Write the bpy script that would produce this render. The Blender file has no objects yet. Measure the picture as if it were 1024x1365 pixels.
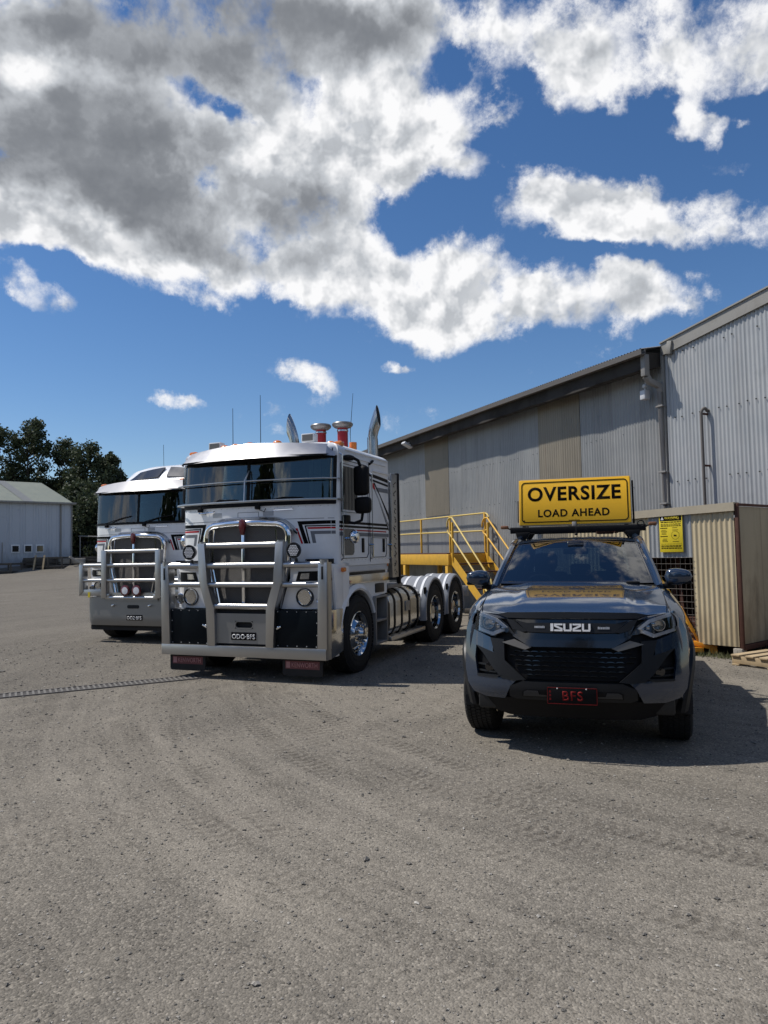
import bpy, bmesh, math, random
from mathutils import Vector, Matrix, Euler
random.seed(7)
scene = bpy.context.scene
COL = scene.collection
PI = math.pi
R = math.radians

# ------------------------------------------------------------------ camera
cd = bpy.data.cameras.new('camera')
cam = bpy.data.objects.new('camera', cd)
COL.objects.link(cam)
cam.location = (0, 0, 1.62)
cam.rotation_euler = (Matrix.Rotation(R(90 + 3.13), 3, 'X') @ Matrix.Rotation(R(-1.1), 3, 'Z')).to_euler()
cd.sensor_fit = 'VERTICAL'
cd.sensor_height = 36.0
cd.lens = 36.0 * 960 / 1365
cd.clip_start = 0.05
cd.clip_end = 3000
scene.camera = cam
scene.view_settings.view_transform = 'Standard'
scene.view_settings.look = 'None'
scene.view_settings.exposure = -0.2
scene.view_settings.gamma = 1.0
scene.render.resolution_x = 768
scene.render.resolution_y = 1024

# ------------------------------------------------------------------ sun
SUN = Vector((-0.63, 0.12, 1.0)).normalized()      # towards the sun
sl = bpy.data.lights.new('sun', 'SUN')
sl.energy = 5.0
sl.angle = R(0.5)
sl.color = (1.0, 0.95, 0.88)
so = bpy.data.objects.new('sun', sl)
so.rotation_euler = SUN.to_track_quat('Z', 'Y').to_euler()
so.location = (-20, 5, 30)
COL.objects.link(so)

# ------------------------------------------------------------------ sky
world = bpy.data.worlds.new('World')
scene.world = world
world.use_nodes = True
nt = world.node_tree
for n in list(nt.nodes):
    nt.nodes.remove(n)


def px_uv(px, py):
    """direction (x/y, z/y) of a point of the sky seen from the yard"""
    d = cam.rotation_euler.to_matrix() @ Vector(((px - 512) / 960, -(py - 682.5) / 960, -1))
    return d.x / d.y, d.z / d.y


CLOUDS = [  # x, y, rx, ry, angle, strength
    (230, 30, 380, 110, 0, 1.1), (60, 180, 260, 160, 0, 1.1), (70, 300, 150, 60, 8, .95), (190, 335, 130, 58, 14, .95),
    (330, 290, 200, 110, 0, 1.0), (410, 190, 190, 90, 0, .95), (600, 145, 125, 52, 8, .85), (540, 210, 100, 42, -8, .7),
    (480, 370, 140, 62, 18, .95), (560, 425, 90, 40, 18, .75), (650, 400, 90, 56, 0, .75), (640, 335, 70, 42, 10, .65), (785, 418, 150, 46, 3, .9),
    (885, 390, 100, 44, 0, .85), (880, 292, 160, 50, 5, 1.05), (785, 290, 105, 45, 12, .9), (740, 45, 135, 80, 0, .95),
    (795, 110, 70, 42, 35, .75), (970, 35, 140, 80, 12, 1.0), (948, 155, 72, 42, -8, 1.15), (38, 402, 66, 26, 22, .75),
    (245, 400, 52, 16, 10, .5), (410, 494, 58, 20, 18, .85), (515, 492, 20, 15, 0, .75), (541, 494, 18, 14, 0, .75),
    (243, 532, 50, 14, 22, .75), (655, 228, 44, 22, -10, .6), (520, 30, 130, 90, 0, .9), (1015, 222, 34, 15, 0, .5), (500, 262, 50, 34, 20, .6),
    (560, 330, 60, 50, 0, .3), (880, 95, 60, 50, 0, .35), (470, 60, 120, 60, 0, .4), (130, 430, 30, 12, 0, .3),
    # gaps
    (1000, 118, 70, 16, 0, -.6), (880, 135, 30, 36, 0, -.5), (1010, 180, 30, 30, 0, -.5),
    (290, 134, 90, 22, 22, -.75), (265, 247, 22, 26, 0, -.8), (575, 85, 50, 34, 40, -.6), (520, 250, 40, 26, -20, -.45), (495, 240, 30, 16, 0, -.3),
    (560, 300, 55, 36, 20, -.55), (640, 275, 70, 40, 0, -.55), (790, 195, 130, 40, 4, -.65), (700, 130, 40, 26, 40, -.4), (690, 15, 30, 25, 0, -.3),
    (85, 298, 60, 14, 32, -.5), (870, 160, 50, 34, 60, -.4), (840, 345, 150, 12, 4, -.4), (560, 385, 40, 16, -30, -.3), (60, 362, 70, 12, 12, -.5),
    (430, 120, 30, 12, 10, -.3), (620, 40, 30, 60, 10, -.4), (380, 400, 90, 12, 8, -.3),
]
DARKS = [(190, 120, 400, 230, 0, .42), (800, 60, 260, 60, 0, .15), (270, 40, 360, 72, 5, 1.05), (90, 195, 210, 95, 12, 1.15), (215, 285, 100, 50, 35, .85), (400, 285, 115, 48, 0, 1.0),
         (240, 80, 160, 60, 0, .4), (400, 110, 90, 40, 0, .3), (1000, 60, 80, 40, 0, .4), (890, 305, 110, 28, 0, .45), (790, 432, 130, 26, 0, .42),
         (10, 130, 80, 30, 0, -.2), (80, 95, 120, 30, 20, -.45), (600, 165, 100, 28, 0, .25), (480, 345, 100, 40, 0, .5), (740, 70, 80, 36, 0, .3), (330, 345, 140, 34, 10, .5),
         (860, 395, 90, 26, 0, .3), (560, 230, 70, 20, 0, .3), (150, 330, 120, 24, 10, .35), (520, 30, 90, 50, 0, .4), (650, 420, 60, 26, 0, .3)]


def blob_field(g, vec, blobs, name):
    tot = None
    for (px, py, rx, ry, ang, s) in blobs:
        u, v = px_uv(px, py)
        u1, v1 = px_uv(px + 10, py)
        k = math.hypot(u1 - u, v1 - v) / 10
        m = g.nodes.new('ShaderNodeMapping')
        m.vector_type = 'TEXTURE'
        m.inputs['Location'].default_value = (u, v, 0)
        m.inputs['Rotation'].default_value = (0, 0, -R(ang) + R(1.1))
        m.inputs['Scale'].default_value = (rx * k, ry * k, 1)
        g.links.new(vec, m.inputs['Vector'])
        l = g.nodes.new('ShaderNodeVectorMath')
        l.operation = 'LENGTH'
        g.links.new(m.outputs[0], l.inputs[0])
        r = g.nodes.new('ShaderNodeMapRange')
        r.interpolation_type = 'SMOOTHSTEP'
        r.inputs['From Min'].default_value = 1.45 if name == 'c' else 1.35
        r.inputs['From Max'].default_value = .30 if name == 'c' else 0.0
        r.inputs['To Min'].default_value = 0.0
        r.inputs['To Max'].default_value = s * (.90 if name == 'c' else 1.2)
        g.links.new(l.outputs['Value'], r.inputs['Value'])
        if tot is None:
            tot = r.outputs[0]
        else:
            a = g.nodes.new('ShaderNodeMath')
            g.links.new(tot, a.inputs[0])
            g.links.new(r.outputs[0], a.inputs[1])
            tot = a.outputs[0]
    return tot


def make_cloud_group():
    g = bpy.data.node_groups.new('cloud_field', 'ShaderNodeTree')
    g.interface.new_socket('Direction', in_out='INPUT', socket_type='NodeSocketVector')
    g.interface.new_socket('Density', in_out='OUTPUT', socket_type='NodeSocketFloat')
    g.interface.new_socket('Shade', in_out='OUTPUT', socket_type='NodeSocketFloat')
    gi = g.nodes.new('NodeGroupInput')
    go = g.nodes.new('NodeGroupOutput')
    L = g.links
    # wispy warp of the direction
    nz = g.nodes.new('ShaderNodeTexNoise')
    nz.inputs['Scale'].default_value = 5.0
    nz.inputs['Detail'].default_value = 6
    nz.inputs['Roughness'].default_value = .6
    L.new(gi.outputs[0], nz.inputs['Vector'])
    w1 = g.nodes.new('ShaderNodeVectorMath'); w1.operation = 'MULTIPLY_ADD'
    L.new(nz.outputs['Color'], w1.inputs[0])
    w1.inputs[1].default_value = (.16, .16, .12)
    L.new(gi.outputs[0], w1.inputs[2])
    w2 = g.nodes.new('ShaderNodeVectorMath'); w2.operation = 'ADD'
    L.new(w1.outputs[0], w2.inputs[0]); w2.inputs[1].default_value = (-.08, -.08, -.06)
    sep = g.nodes.new('ShaderNodeSeparateXYZ')
    L.new(w2.outputs[0], sep.inputs[0])
    ym = g.nodes.new('ShaderNodeMath'); ym.operation = 'MAXIMUM'; ym.inputs[1].default_value = .12
    L.new(sep.outputs['Y'], ym.inputs[0])
    u = g.nodes.new('ShaderNodeMath'); u.operation = 'DIVIDE'
    L.new(sep.outputs['X'], u.inputs[0]); L.new(ym.outputs[0], u.inputs[1])
    v = g.nodes.new('ShaderNodeMath'); v.operation = 'DIVIDE'
    L.new(sep.outputs['Z'], v.inputs[0]); L.new(ym.outputs[0], v.inputs[1])
    uv = g.nodes.new('ShaderNodeCombineXYZ')
    L.new(u.outputs[0], uv.inputs[0]); L.new(v.outputs[0], uv.inputs[1])
    fld = blob_field(g, uv.outputs[0], CLOUDS, 'c')
    drk = blob_field(g, uv.outputs[0], DARKS, 'd')
    # the rest of the sky (behind and beside the camera): plain fractal coverage
    n0 = g.nodes.new('ShaderNodeTexNoise')
    n0.inputs['Scale'].default_value = 2.1; n0.inputs['Detail'].default_value = 4
    L.new(gi.outputs[0], n0.inputs['Vector'])
    cov = g.nodes.new('ShaderNodeMapRange')
    cov.inputs['From Min'].default_value = .45; cov.inputs['From Max'].default_value = .68
    cov.inputs['To Min'].default_value = -.1; cov.inputs['To Max'].default_value = 1.0
    L.new(n0.outputs['Fac'], cov.inputs['Value'])
    # front window 0..1 from |u|, v, y
    def ss(val, a, b):
        r = g.nodes.new('ShaderNodeMapRange'); r.interpolation_type = 'SMOOTHSTEP'
        r.inputs['From Min'].default_value = a; r.inputs['From Max'].default_value = b
        L.new(val, r.inputs['Value']); return r.outputs[0]
    au = g.nodes.new('ShaderNodeMath'); au.operation = 'ABSOLUTE'; L.new(u.outputs[0], au.inputs[0])
    f1 = ss(au.outputs[0], .85, .62); f2 = ss(v.outputs[0], 1.15, .85); f3 = ss(sep.outputs['Y'], .15, .3)
    m1 = g.nodes.new('ShaderNodeMath'); m1.operation = 'MULTIPLY'; L.new(f1, m1.inputs[0]); L.new(f2, m1.inputs[1])
    m2 = g.nodes.new('ShaderNodeMath'); m2.operation = 'MULTIPLY'; L.new(m1.outputs[0], m2.inputs[0]); L.new(f3, m2.inputs[1])
    mx = g.nodes.new('ShaderNodeMix'); mx.data_type = 'FLOAT'
    L.new(m2.outputs[0], mx.inputs[0]); L.new(cov.outputs[0], mx.inputs[2]); L.new(fld, mx.inputs[3])
    L.new(mx.outputs[0], go.inputs['Density'])
    L.new(drk, go.inputs['Shade'])
    return g


def make_detail_group(detail=8, vd=1.6, vs=13):
    g = bpy.data.node_groups.new('cloud_detail', 'ShaderNodeTree')
    g.interface.new_socket('Direction', in_out='INPUT', socket_type='NodeSocketVector')
    g.interface.new_socket('Detail', in_out='OUTPUT', socket_type='NodeSocketFloat')
    gi = g.nodes.new('NodeGroupInput'); go = g.nodes.new('NodeGroupOutput'); L = g.links
    n1 = g.nodes.new('ShaderNodeTexNoise')
    n1.inputs['Scale'].default_value = 5.0; n1.inputs['Detail'].default_value = detail; n1.inputs['Roughness'].default_value = .68
    n1.inputs['Lacunarity'].default_value = 2.1
    n1.inputs['Distortion'].default_value = .1
    L.new(gi.outputs[0], n1.inputs['Vector'])
    n2 = g.nodes.new('ShaderNodeTexVoronoi'); n2.feature = 'F1'
    n2.inputs['Scale'].default_value = vs
    n2.inputs['Detail'].default_value = vd; n2.inputs['Roughness'].default_value = .5
    w = g.nodes.new('ShaderNodeVectorMath'); w.operation = 'MULTIPLY_ADD'
    L.new(n1.outputs['Color'], w.inputs[0]); w.inputs[1].default_value = (.10, .10, .10); L.new(gi.outputs[0], w.inputs[2])
    L.new(w.outputs[0], n2.inputs['Vector'])
    a1 = g.nodes.new('ShaderNodeMath'); a1.operation = 'MULTIPLY_ADD'; a1.inputs[1].default_value = 3.5; a1.inputs[2].default_value = -1.48
    L.new(n1.outputs['Fac'], a1.inputs[0])
    a2 = g.nodes.new('ShaderNodeMath'); a2.operation = 'MULTIPLY_ADD'; a2.inputs[1].default_value = -.75
    L.new(n2.outputs['Distance'], a2.inputs[0]); L.new(a1.outputs[0], a2.inputs[2])
    L.new(a2.outputs[0], go.inputs[0])
    return g


tc = nt.nodes.new('ShaderNodeTexCoord')
sky = nt.nodes.new('ShaderNodeTexSky')
sky.sky_type = 'NISHITA'
sky.sun_disc = False
sky.sun_elevation = math.asin(SUN.z)
sky.sun_rotation = math.atan2(SUN.x, SUN.y)
sky.air_density = 1.0
sky.dust_density = .05
sky.ozone_density = 2.5
CG = make_cloud_group()
c1 = nt.nodes.new('ShaderNodeGroup'); c1.node_tree = CG
nt.links.new(tc.outputs['Generated'], c1.inputs[0])
off = nt.nodes.new('ShaderNodeVectorMath'); off.operation = 'ADD'
off.inputs[1].default_value = (-.014, 0, .022)
nt.links.new(tc.outputs['Generated'], off.inputs[0])
DGp = make_detail_group()
d1 = nt.nodes.new('ShaderNodeGroup'); d1.node_tree = DGp
nt.links.new(tc.outputs['Generated'], d1.inputs[0])
DG2 = make_detail_group(5, 1.6, 21)
d2 = nt.nodes.new('ShaderNodeGroup'); d2.node_tree = DG2
nt.links.new(off.outputs[0], d2.inputs[0])
d3 = nt.nodes.new('ShaderNodeGroup'); d3.node_tree = DG2
nt.links.new(tc.outputs['Generated'], d3.inputs[0])


def wmath(op, a, b=None, c=None):
    n = nt.nodes.new('ShaderNodeMath'); n.operation = op
    for i, x in enumerate((a, b, c)):
        if x is None: continue
        if isinstance(x, (int, float)): n.inputs[i].default_value = x
        else: nt.links.new(x, n.inputs[i])
    return n.outputs[0]


def wrange(v, a, b, c=0., d=1., smooth=True):
    r = nt.nodes.new('ShaderNodeMapRange')
    r.interpolation_type = 'SMOOTHSTEP' if smooth else 'LINEAR'
    for k, x in zip(('From Min', 'From Max', 'To Min', 'To Max'), (a, b, c, d)):
        r.inputs[k].default_value = x
    nt.links.new(v, r.inputs['Value'])
    return r.outputs[0]


dens = wmath('ADD', c1.outputs['Density'], d1.outputs[0])
alpha = wrange(dens, -.04, .72)
relief = wmath('SUBTRACT', d3.outputs[0], d2.outputs[0])
relief = wrange(relief, -.45, .45, -.26, .22, False)
thick = wrange(dens, .2, 1.6, -.05, .10)
shade = wmath('ADD', c1.outputs['Shade'], wmath('MULTIPLY', d1.outputs[0], .10))
shade = wmath('MULTIPLY', wrange(shade, -.05, 1.3), .56)
br = wmath('SUBTRACT', wmath('ADD', .90, wmath('MULTIPLY', relief, wmath('SUBTRACT', 1.0, wmath('MULTIPLY', shade, 1.1)))), thick)
br = wmath('SUBTRACT', br, shade)
br = wmath('MAXIMUM', br, .02)
ramp = nt.nodes.new('ShaderNodeValToRGB')
ramp.color_ramp.elements[0].position = 0.02
ramp.color_ramp.elements[0].color = (.14, .152, .175, 1)
ramp.color_ramp.elements[1].position = .9
ramp.color_ramp.elements[1].color = (.93, .93, .94, 1)
e = ramp.color_ramp.elements.new(.28); e.color = (.235, .25, .275, 1)
e = ramp.color_ramp.elements.new(.6); e.color = (.52, .545, .58, 1)
nt.links.new(br, ramp.inputs[0])
hs = nt.nodes.new('ShaderNodeHueSaturation')
hs.inputs['Saturation'].default_value = 1.2
hs.inputs['Value'].default_value = 1.0
nt.links.new(sky.outputs[0], hs.inputs['Color'])
bg1 = nt.nodes.new('ShaderNodeBackground'); bg1.inputs['Strength'].default_value = .112
bg2 = nt.nodes.new('ShaderNodeBackground'); bg2.inputs['Strength'].default_value = 1.2
tint = nt.nodes.new('ShaderNodeMix'); tint.data_type = 'RGBA'; tint.blend_type = 'MULTIPLY'; tint.inputs[0].default_value = 1
tint.inputs[7].default_value = (.95, .95, 1.03, 1)
nt.links.new(hs.outputs[0], tint.inputs[6]); nt.links.new(tint.outputs[2], bg1.inputs['Color'])
nt.links.new(ramp.outputs[0], bg2.inputs['Color'])
# no cloud under the horizon
sp = nt.nodes.new('ShaderNodeSeparateXYZ'); nt.links.new(tc.outputs['Generated'], sp.inputs[0])
alpha = wmath('MULTIPLY', alpha, wrange(sp.outputs['Z'], .02, .1))
mixs = nt.nodes.new('ShaderNodeMixShader')
nt.links.new(alpha, mixs.inputs[0]); nt.links.new(bg1.outputs[0], mixs.inputs[1]); nt.links.new(bg2.outputs[0], mixs.inputs[2])
out = nt.nodes.new('ShaderNodeOutputWorld')
nt.links.new(mixs.outputs[0], out.inputs['Surface'])

world.cycles.sampling_method = 'MANUAL'
world.cycles.sample_map_resolution = 256

# ------------------------------------------------------------------ materials
class NT:
    """small wrapper to write node materials shortly"""
    def __init__(s, name):
        s.m = bpy.data.materials.new(name); s.m.use_nodes = True
        s.t = s.m.node_tree; s.n = s.t.nodes; s.l = s.t.links
        s.b = s.n['Principled BSDF']; s.o = s.n['Material Output']
        s.tc = s.n.new('ShaderNodeTexCoord')

    def set(s, inp, v):
        if hasattr(v, 'is_linked') or hasattr(v, 'links'): s.l.new(v, inp)
        elif isinstance(v, tuple) and len(v) == 3 and inp.type == 'RGBA': inp.default_value = (*v, 1)
        else: inp.default_value = v

    def math(s, op, a, b=0., c=0.):
        n = s.n.new('ShaderNodeMath'); n.operation = op
        for i, x in enumerate((a, b, c)): s.set(n.inputs[i], x)
        return n.outputs[0]

    def noise(s, scale, detail=4, rough=.55, vec=None, sc=None, dist=0., out='Fac'):
        n = s.n.new('ShaderNodeTexNoise')
        n.inputs['Scale'].default_value = scale; n.inputs['Detail'].default_value = detail
        n.inputs['Roughness'].default_value = rough; n.inputs['Distortion'].default_value = dist
        v = vec or s.tc.outputs['Object']
        if sc:
            v = s.mapping(v, sc)
        s.l.new(v, n.inputs['Vector'])
        return n.outputs[out]

    def mapping(s, v, sc=(1, 1, 1), loc=(0, 0, 0), rot=(0, 0, 0)):
        m = s.n.new('ShaderNodeMapping'); m.inputs['Scale'].default_value = sc
        m.inputs['Location'].default_value = loc; m.inputs['Rotation'].default_value = rot
        s.l.new(v, m.inputs['Vector']); return m.outputs[0]

    def vor(s, scale, feature='F1', vec=None, rnd=1., out='Distance'):
        n = s.n.new('ShaderNodeTexVoronoi'); n.feature = feature
        n.inputs['Scale'].default_value = scale; n.inputs['Randomness'].default_value = rnd
        s.l.new(vec or s.tc.outputs['Object'], n.inputs['Vector']); return n.outputs[out]

    def rng(s, v, a, b, c=0., d=1., smooth=False):
        r = s.n.new('ShaderNodeMapRange')
        if smooth: r.interpolation_type = 'SMOOTHSTEP'
        for k, x in zip(('From Min', 'From Max', 'To Min', 'To Max'), (a, b, c, d)):
            r.inputs[k].default_value = x
        s.l.new(v, r.inputs['Value']); return r.outputs[0]

    def mix(s, f, a, b, mode='MIX'):
        n = s.n.new('ShaderNodeMix'); n.data_type = 'RGBA'; n.blend_type = mode
        s.set(n.inputs[0], f); s.set(n.inputs[6], a); s.set(n.inputs[7], b)
        return n.outputs[2]

    def bump(s, h, dist=.01, strength=1.):
        n = s.n.new('ShaderNodeBump'); n.inputs['Distance'].default_value = dist; n.inputs['Strength'].default_value = strength
        s.l.new(h, n.inputs['Height']); s.l.new(n.outputs[0], s.b.inputs['Normal']); return n

    def sep(s, v):
        n = s.n.new('ShaderNodeSeparateXYZ'); s.l.new(v, n.inputs[0]); return n.outputs

    def pr(s, **k):
        for a, v in k.items():
            s.set(s.b.inputs[a.replace('_', ' ')], v)
        return s.m


def simple(name, col, rough=.5, metal=0., dirt=0., dscale=3., dcol=(.12, .1, .08), bump=0., bscale=60, coat=0., spec=None, streak=False):
    t = NT(name)
    c = col
    if dirt > 0:
        f = t.noise(dscale, 6, .65, sc=(1, 1, .25) if streak else None)
        f = t.rng(f, .45, .75, 0, dirt)
        c = t.mix(f, col, dcol)
        r = t.math('ADD', t.math('MULTIPLY', f, .35), rough)
    else:
        f = t.noise(dscale * 4, 4)
        c = t.mix(t.rng(f, .3, .7, 0, .35), col, tuple(x * .82 for x in col))
        r = t.math('ADD', t.rng(f, .3, .7, -.03, .05), rough)
    t.pr(Base_Color=c, Roughness=r, Metallic=metal, Coat_Weight=coat, Coat_Roughness=.05)
    if spec is not None: t.pr(Specular_IOR_Level=spec)
    if bump: t.bump(t.noise(bscale, 3), bump)
    return t.m


def glass(name, tint, refl=1.45, rough=0.0, boost=0.0):
    t = NT(name)
    tr = t.n.new('ShaderNodeBsdfTransparent'); tr.inputs[0].default_value = (*tint, 1)
    gl = t.n.new('ShaderNodeBsdfGlossy'); gl.inputs['Roughness'].default_value = rough
    fr = t.n.new('ShaderNodeFresnel'); fr.inputs[0].default_value = refl
    f = t.math('ADD', fr.outputs[0], boost)
    mx = t.n.new('ShaderNodeMixShader')
    t.l.new(f, mx.inputs[0]); t.l.new(tr.outputs[0], mx.inputs[1]); t.l.new(gl.outputs[0], mx.inputs[2])
    t.l.new(mx.outputs[0], t.o.inputs['Surface'])
    return t.m


M = {}
M['white'] = simple('white_paint', (.85, .86, .87), .22, dirt=.18, dscale=3.2, dcol=(.45, .42, .38), coat=.5)
M['white_dull'] = simple('white_plastic', (.62, .63, .64), .42, dirt=.15, dscale=3, dcol=(.35, .33, .3))
M['alu'] = simple('brushed_aluminium', (.47, .47, .465), .31, .92, dirt=.25, dscale=2.5, dcol=(.4, .38, .36))
M['alu_plate'] = simple('satin_aluminium_plate', (.27, .27, .265), .42, .7, dirt=.3, dscale=2, dcol=(.36, .34, .32))
M['polish'] = simple('polished_aluminium', (.62, .62, .61), .12, 1.0, dirt=.12, dscale=4, dcol=(.4, .38, .35), bump=.0008, bscale=9)
M['chrome'] = simple('chrome', (.85, .86, .87), .06, 1.0, dirt=.05, dscale=6)
M['black'] = simple('black_plastic', (.008, .008, .009), .5, dirt=.08, dscale=5, dcol=(.04, .038, .035), spec=.15)
M['black_gloss'] = simple('gloss_black', (.01, .01, .012), .12, coat=.6, dirt=.05, dscale=4)
M['rubber'] = simple('rubber', (.010, .010, .011), .8, dirt=.10, dscale=8, dcol=(.07, .065, .058), bump=.001, bscale=120)
M['tyre'] = simple('tyre_rubber', (.012, .012, .012), .85, dirt=.4, dscale=6, dcol=(.05, .046, .041), bump=.0015, bscale=90)
M['dark'] = simple('dark_interior', (.012, .013, .015), .8)
M['seat'] = simple('seat_cloth', (.03, .032, .038), .85)
M['chassis'] = simple('chassis_black', (.012, .012, .012), .6, dirt=.4, dscale=5, dcol=(.05, .045, .04))
M['orange'] = simple('amber_lens', (.75, .20, .02), .18, coat=.6)
M['marker'] = simple('weathered_amber', (.22, .085, .03), .35, dirt=.3)
M['red'] = simple('red_hose', (.27, .010, .016), .4, dirt=.1)
M['stripe_black'] = simple('black_stripe', (.004, .004, .005), .4, spec=.08)
M['stripe_red'] = simple('red_stripe', (.50, .012, .02), .4, spec=.15)
M['stripe_grey'] = simple('grey_stripe', (.17, .18, .20), .4, spec=.3)
M['stripe_silver'] = simple('silver_stripe', (.4, .41, .43), .3, coat=.4)
M['maroon'] = simple('maroon_emblem', (.12, .012, .015), .25, coat=.4)
M['maroon_flap'] = simple('faded_pink_lettering', (.42, .20, .20), .6, dirt=.3)
M['flap_band'] = simple('maroon_band', (.14, .035, .04), .6, dirt=.2)
M['blue_black'] = simple('dark_blue_panel', (.003, .006, .009), .42, dirt=.05, dcol=(.02, .02, .025), spec=.12)
M['letter_white'] = simple('white_lettering', (.7, .7, .7), .5)
M['letter_black'] = simple('black_lettering', (.012, .010, .008), .9, spec=.05)
M['letter_red'] = simple('red_lettering', (.19, .016, .016), .6, spec=.1)
M['stack'] = simple('stack_steel', (.50, .49, .47), .20, .95, dirt=.3, dscale=5, dcol=(.25, .22, .2))
M['plate_black'] = simple('plate_black', (.008, .008, .009), .5, spec=.1)
M['ute'] = simple('grey_metallic_paint', (.022, .037, .066), .13, .2, dirt=.03, dscale=2, dcol=(.08, .075, .07), coat=1.0)
M['gun'] = simple('gunmetal_trim', (.20, .185, .165), .38, .6)
M['satin_grey'] = simple('satin_grey_trim', (.018, .019, .021), .38, .1, spec=.22)
M['sign_yellow'] = simple('sign_yellow', (1.0, .54, .012), .5, dirt=.08, dscale=5, dcol=(.5, .27, .03))
M['warn_yellow'] = simple('warning_yellow', (.80, .62, .03), .4, dirt=.15, dscale=7, dcol=(.6, .42, .05))
M['yellow'] = simple('yellow_paint', (.68, .38, .035), .5, dirt=.35, dscale=7, dcol=(.30, .19, .06))
M['pale_yellow'] = simple('faded_yellow_pipe', (.62, .45, .12), .5, dirt=.4, dscale=9, dcol=(.42, .36, .2))
M['cream_flash'] = simple('cream_flashing', (.46, .40, .29), .5, dirt=.3, dscale=5, dcol=(.24, .21, .16))
M['rust'] = simple('rusty_steel', (.085, .032, .020), .8, dirt=.4, dscale=10, dcol=(.03, .02, .016))
M['concrete'] = simple('concrete', (.36, .33, .28), .85, dirt=.4, dscale=8, bump=.003)
M['timber'] = simple('pallet_timber', (.42, .32, .19), .75, dirt=.5, dscale=9, dcol=(.2, .15, .1))
M['old_timber'] = simple('weathered_timber', (.075, .066, .054), .85, dirt=.5, dscale=3, dcol=(.05, .045, .04))
M['wire'] = simple('galvanised_wire', (.14, .125, .11), .6, .2)
M['visor'] = simple('brushed_visor', (.44, .44, .45), .30, .85, dirt=.25, dscale=3, dcol=(.3, .29, .28))
M['visor_pale'] = simple('pale_visor', (.40, .40, .41), .38, .4, dirt=.2, dscale=3, dcol=(.3, .29, .28))
M['guard_grey'] = simple('grey_guard_plastic', (.27, .285, .31), .4, dirt=.2, dscale=4, dcol=(.2, .19, .18))
M['cap_grey'] = simple('weathered_cap', (.20, .20, .20), .38, .6, dirt=.4, dscale=9, dcol=(.1, .095, .09))
M['pipe_dark'] = simple('dark_pipe', (.12, .11, .10), .6, dirt=.4)
M['galv'] = simple('galvanised_pipe', (.26, .25, .235), .6, .2, dirt=.5, dscale=4, dcol=(.13, .11, .09), streak=True)
M['glass_cab'] = glass('cab_glass', (.42, .52, .50), 1.52, 0, .06)
M['glass_side'] = glass('side_glass', (.10, .12, .13), 1.5, 0, .03)
M['glass_ute'] = glass('windscreen_glass', (.40, .47, .52), 1.55, 0, .09)
M['lens'] = glass('clear_lens', (.88, .88, .88), 1.4, 0, .0)
M['curtain'] = simple('curtain', (.40, .46, .42), .9)
M['led'] = simple('lamp_reflector', (.75, .76, .78), .15, .9)
M['lamp_grey'] = simple('lamp_housing', (.035, .037, .042), .3, .3)
M['white_lens'] = simple('white_lens', (.88, .88, .90), .25)


def grille_mat():
    t = NT('grille_mesh')
    v = t.tc.outputs['Object']
    a = t.sep(v)
    wx = t.math('SINE', t.math('MULTIPLY', a[0], 2 * PI / .022))
    wz = t.math('SINE', t.math('MULTIPLY', a[2], 2 * PI / .022))
    h = t.math('MULTIPLY', wx, wz)
    f = t.rng(h, -.2, .6)
    t.pr(Base_Color=t.mix(f, (.012, .011, .010), (.30, .285, .27)), Roughness=.5, Metallic=.3)
    t.bump(f, .004)
    return t.m


M['grille'] = grille_mat()


def hex_mat():
    t = NT('spotlight_cells')
    f = t.rng(t.vor(28, 'F1', rnd=.15), .0, .6)
    f = t.rng(f, .45, .75)
    t.pr(Base_Color=t.mix(f, (.75, .77, .8), (.02, .02, .02)), Roughness=.25, Metallic=.4)
    return t.m


M['cells'] = hex_mat()


def corrugated_mat(name, c0, c1, stain, stainf=.5, sheet=.762, rough=.48, metal=.15, axis=1, screws=None):
    t = NT(name)
    v = t.tc.outputs['Object']
    a = t.sep(v)
    s = t.math('FLOOR', t.math('DIVIDE', a[axis], sheet))
    wn = t.n.new('ShaderNodeTexWhiteNoise'); wn.noise_dimensions = '1D'
    t.l.new(s, wn.inputs['W'])
    f = t.noise(1.1, 6, .65)
    c = t.mix(t.rng(f, .3, .7), c0, c1)
    c = t.mix(t.math('MULTIPLY', wn.outputs['Value'], .30), c, tuple(x * .62 for x in c0))
    st = t.noise(3.0, 7, .7, sc=(1, 1.6, .13))
    c = t.mix(t.rng(st, .50, .80, 0, stainf), c, stain)
    bl = t.noise(2.0, 5, .6)
    c = t.mix(t.rng(bl, .62, .82, 0, .5), c, tuple(x * .55 for x in c0))
    # splash grime and rust near the foot of the sheets
    zz = t.math('ADD', a[2], t.rng(t.noise(2.5, 5, .7, sc=(1, 1, .3)), .3, .7, -.9, .9))
    c = t.mix(t.rng(zz, 1.2, .2, 0, .6), c, tuple(x * .8 for x in stain))
    rs_ = t.noise(2.2, 6, .75, t.mapping(v, (1, 2.2, .10), loc=(4, 4, 4)))
    c = t.mix(t.rng(rs_, .62, .78, 0, .45), c, (.17, .10, .06))
    # rust/dirt line at sheet laps
    fr = t.math('FRACT', t.math('DIVIDE', a[axis], sheet))
    c = t.mix(t.rng(fr, .97, 1.0, 0, .55), c, tuple(x * .5 for x in c0))
    t.pr(Base_Color=c, Roughness=t.rng(f, .3, .7, rough - .08, rough + .12), Metallic=metal)
    return t.m


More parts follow.
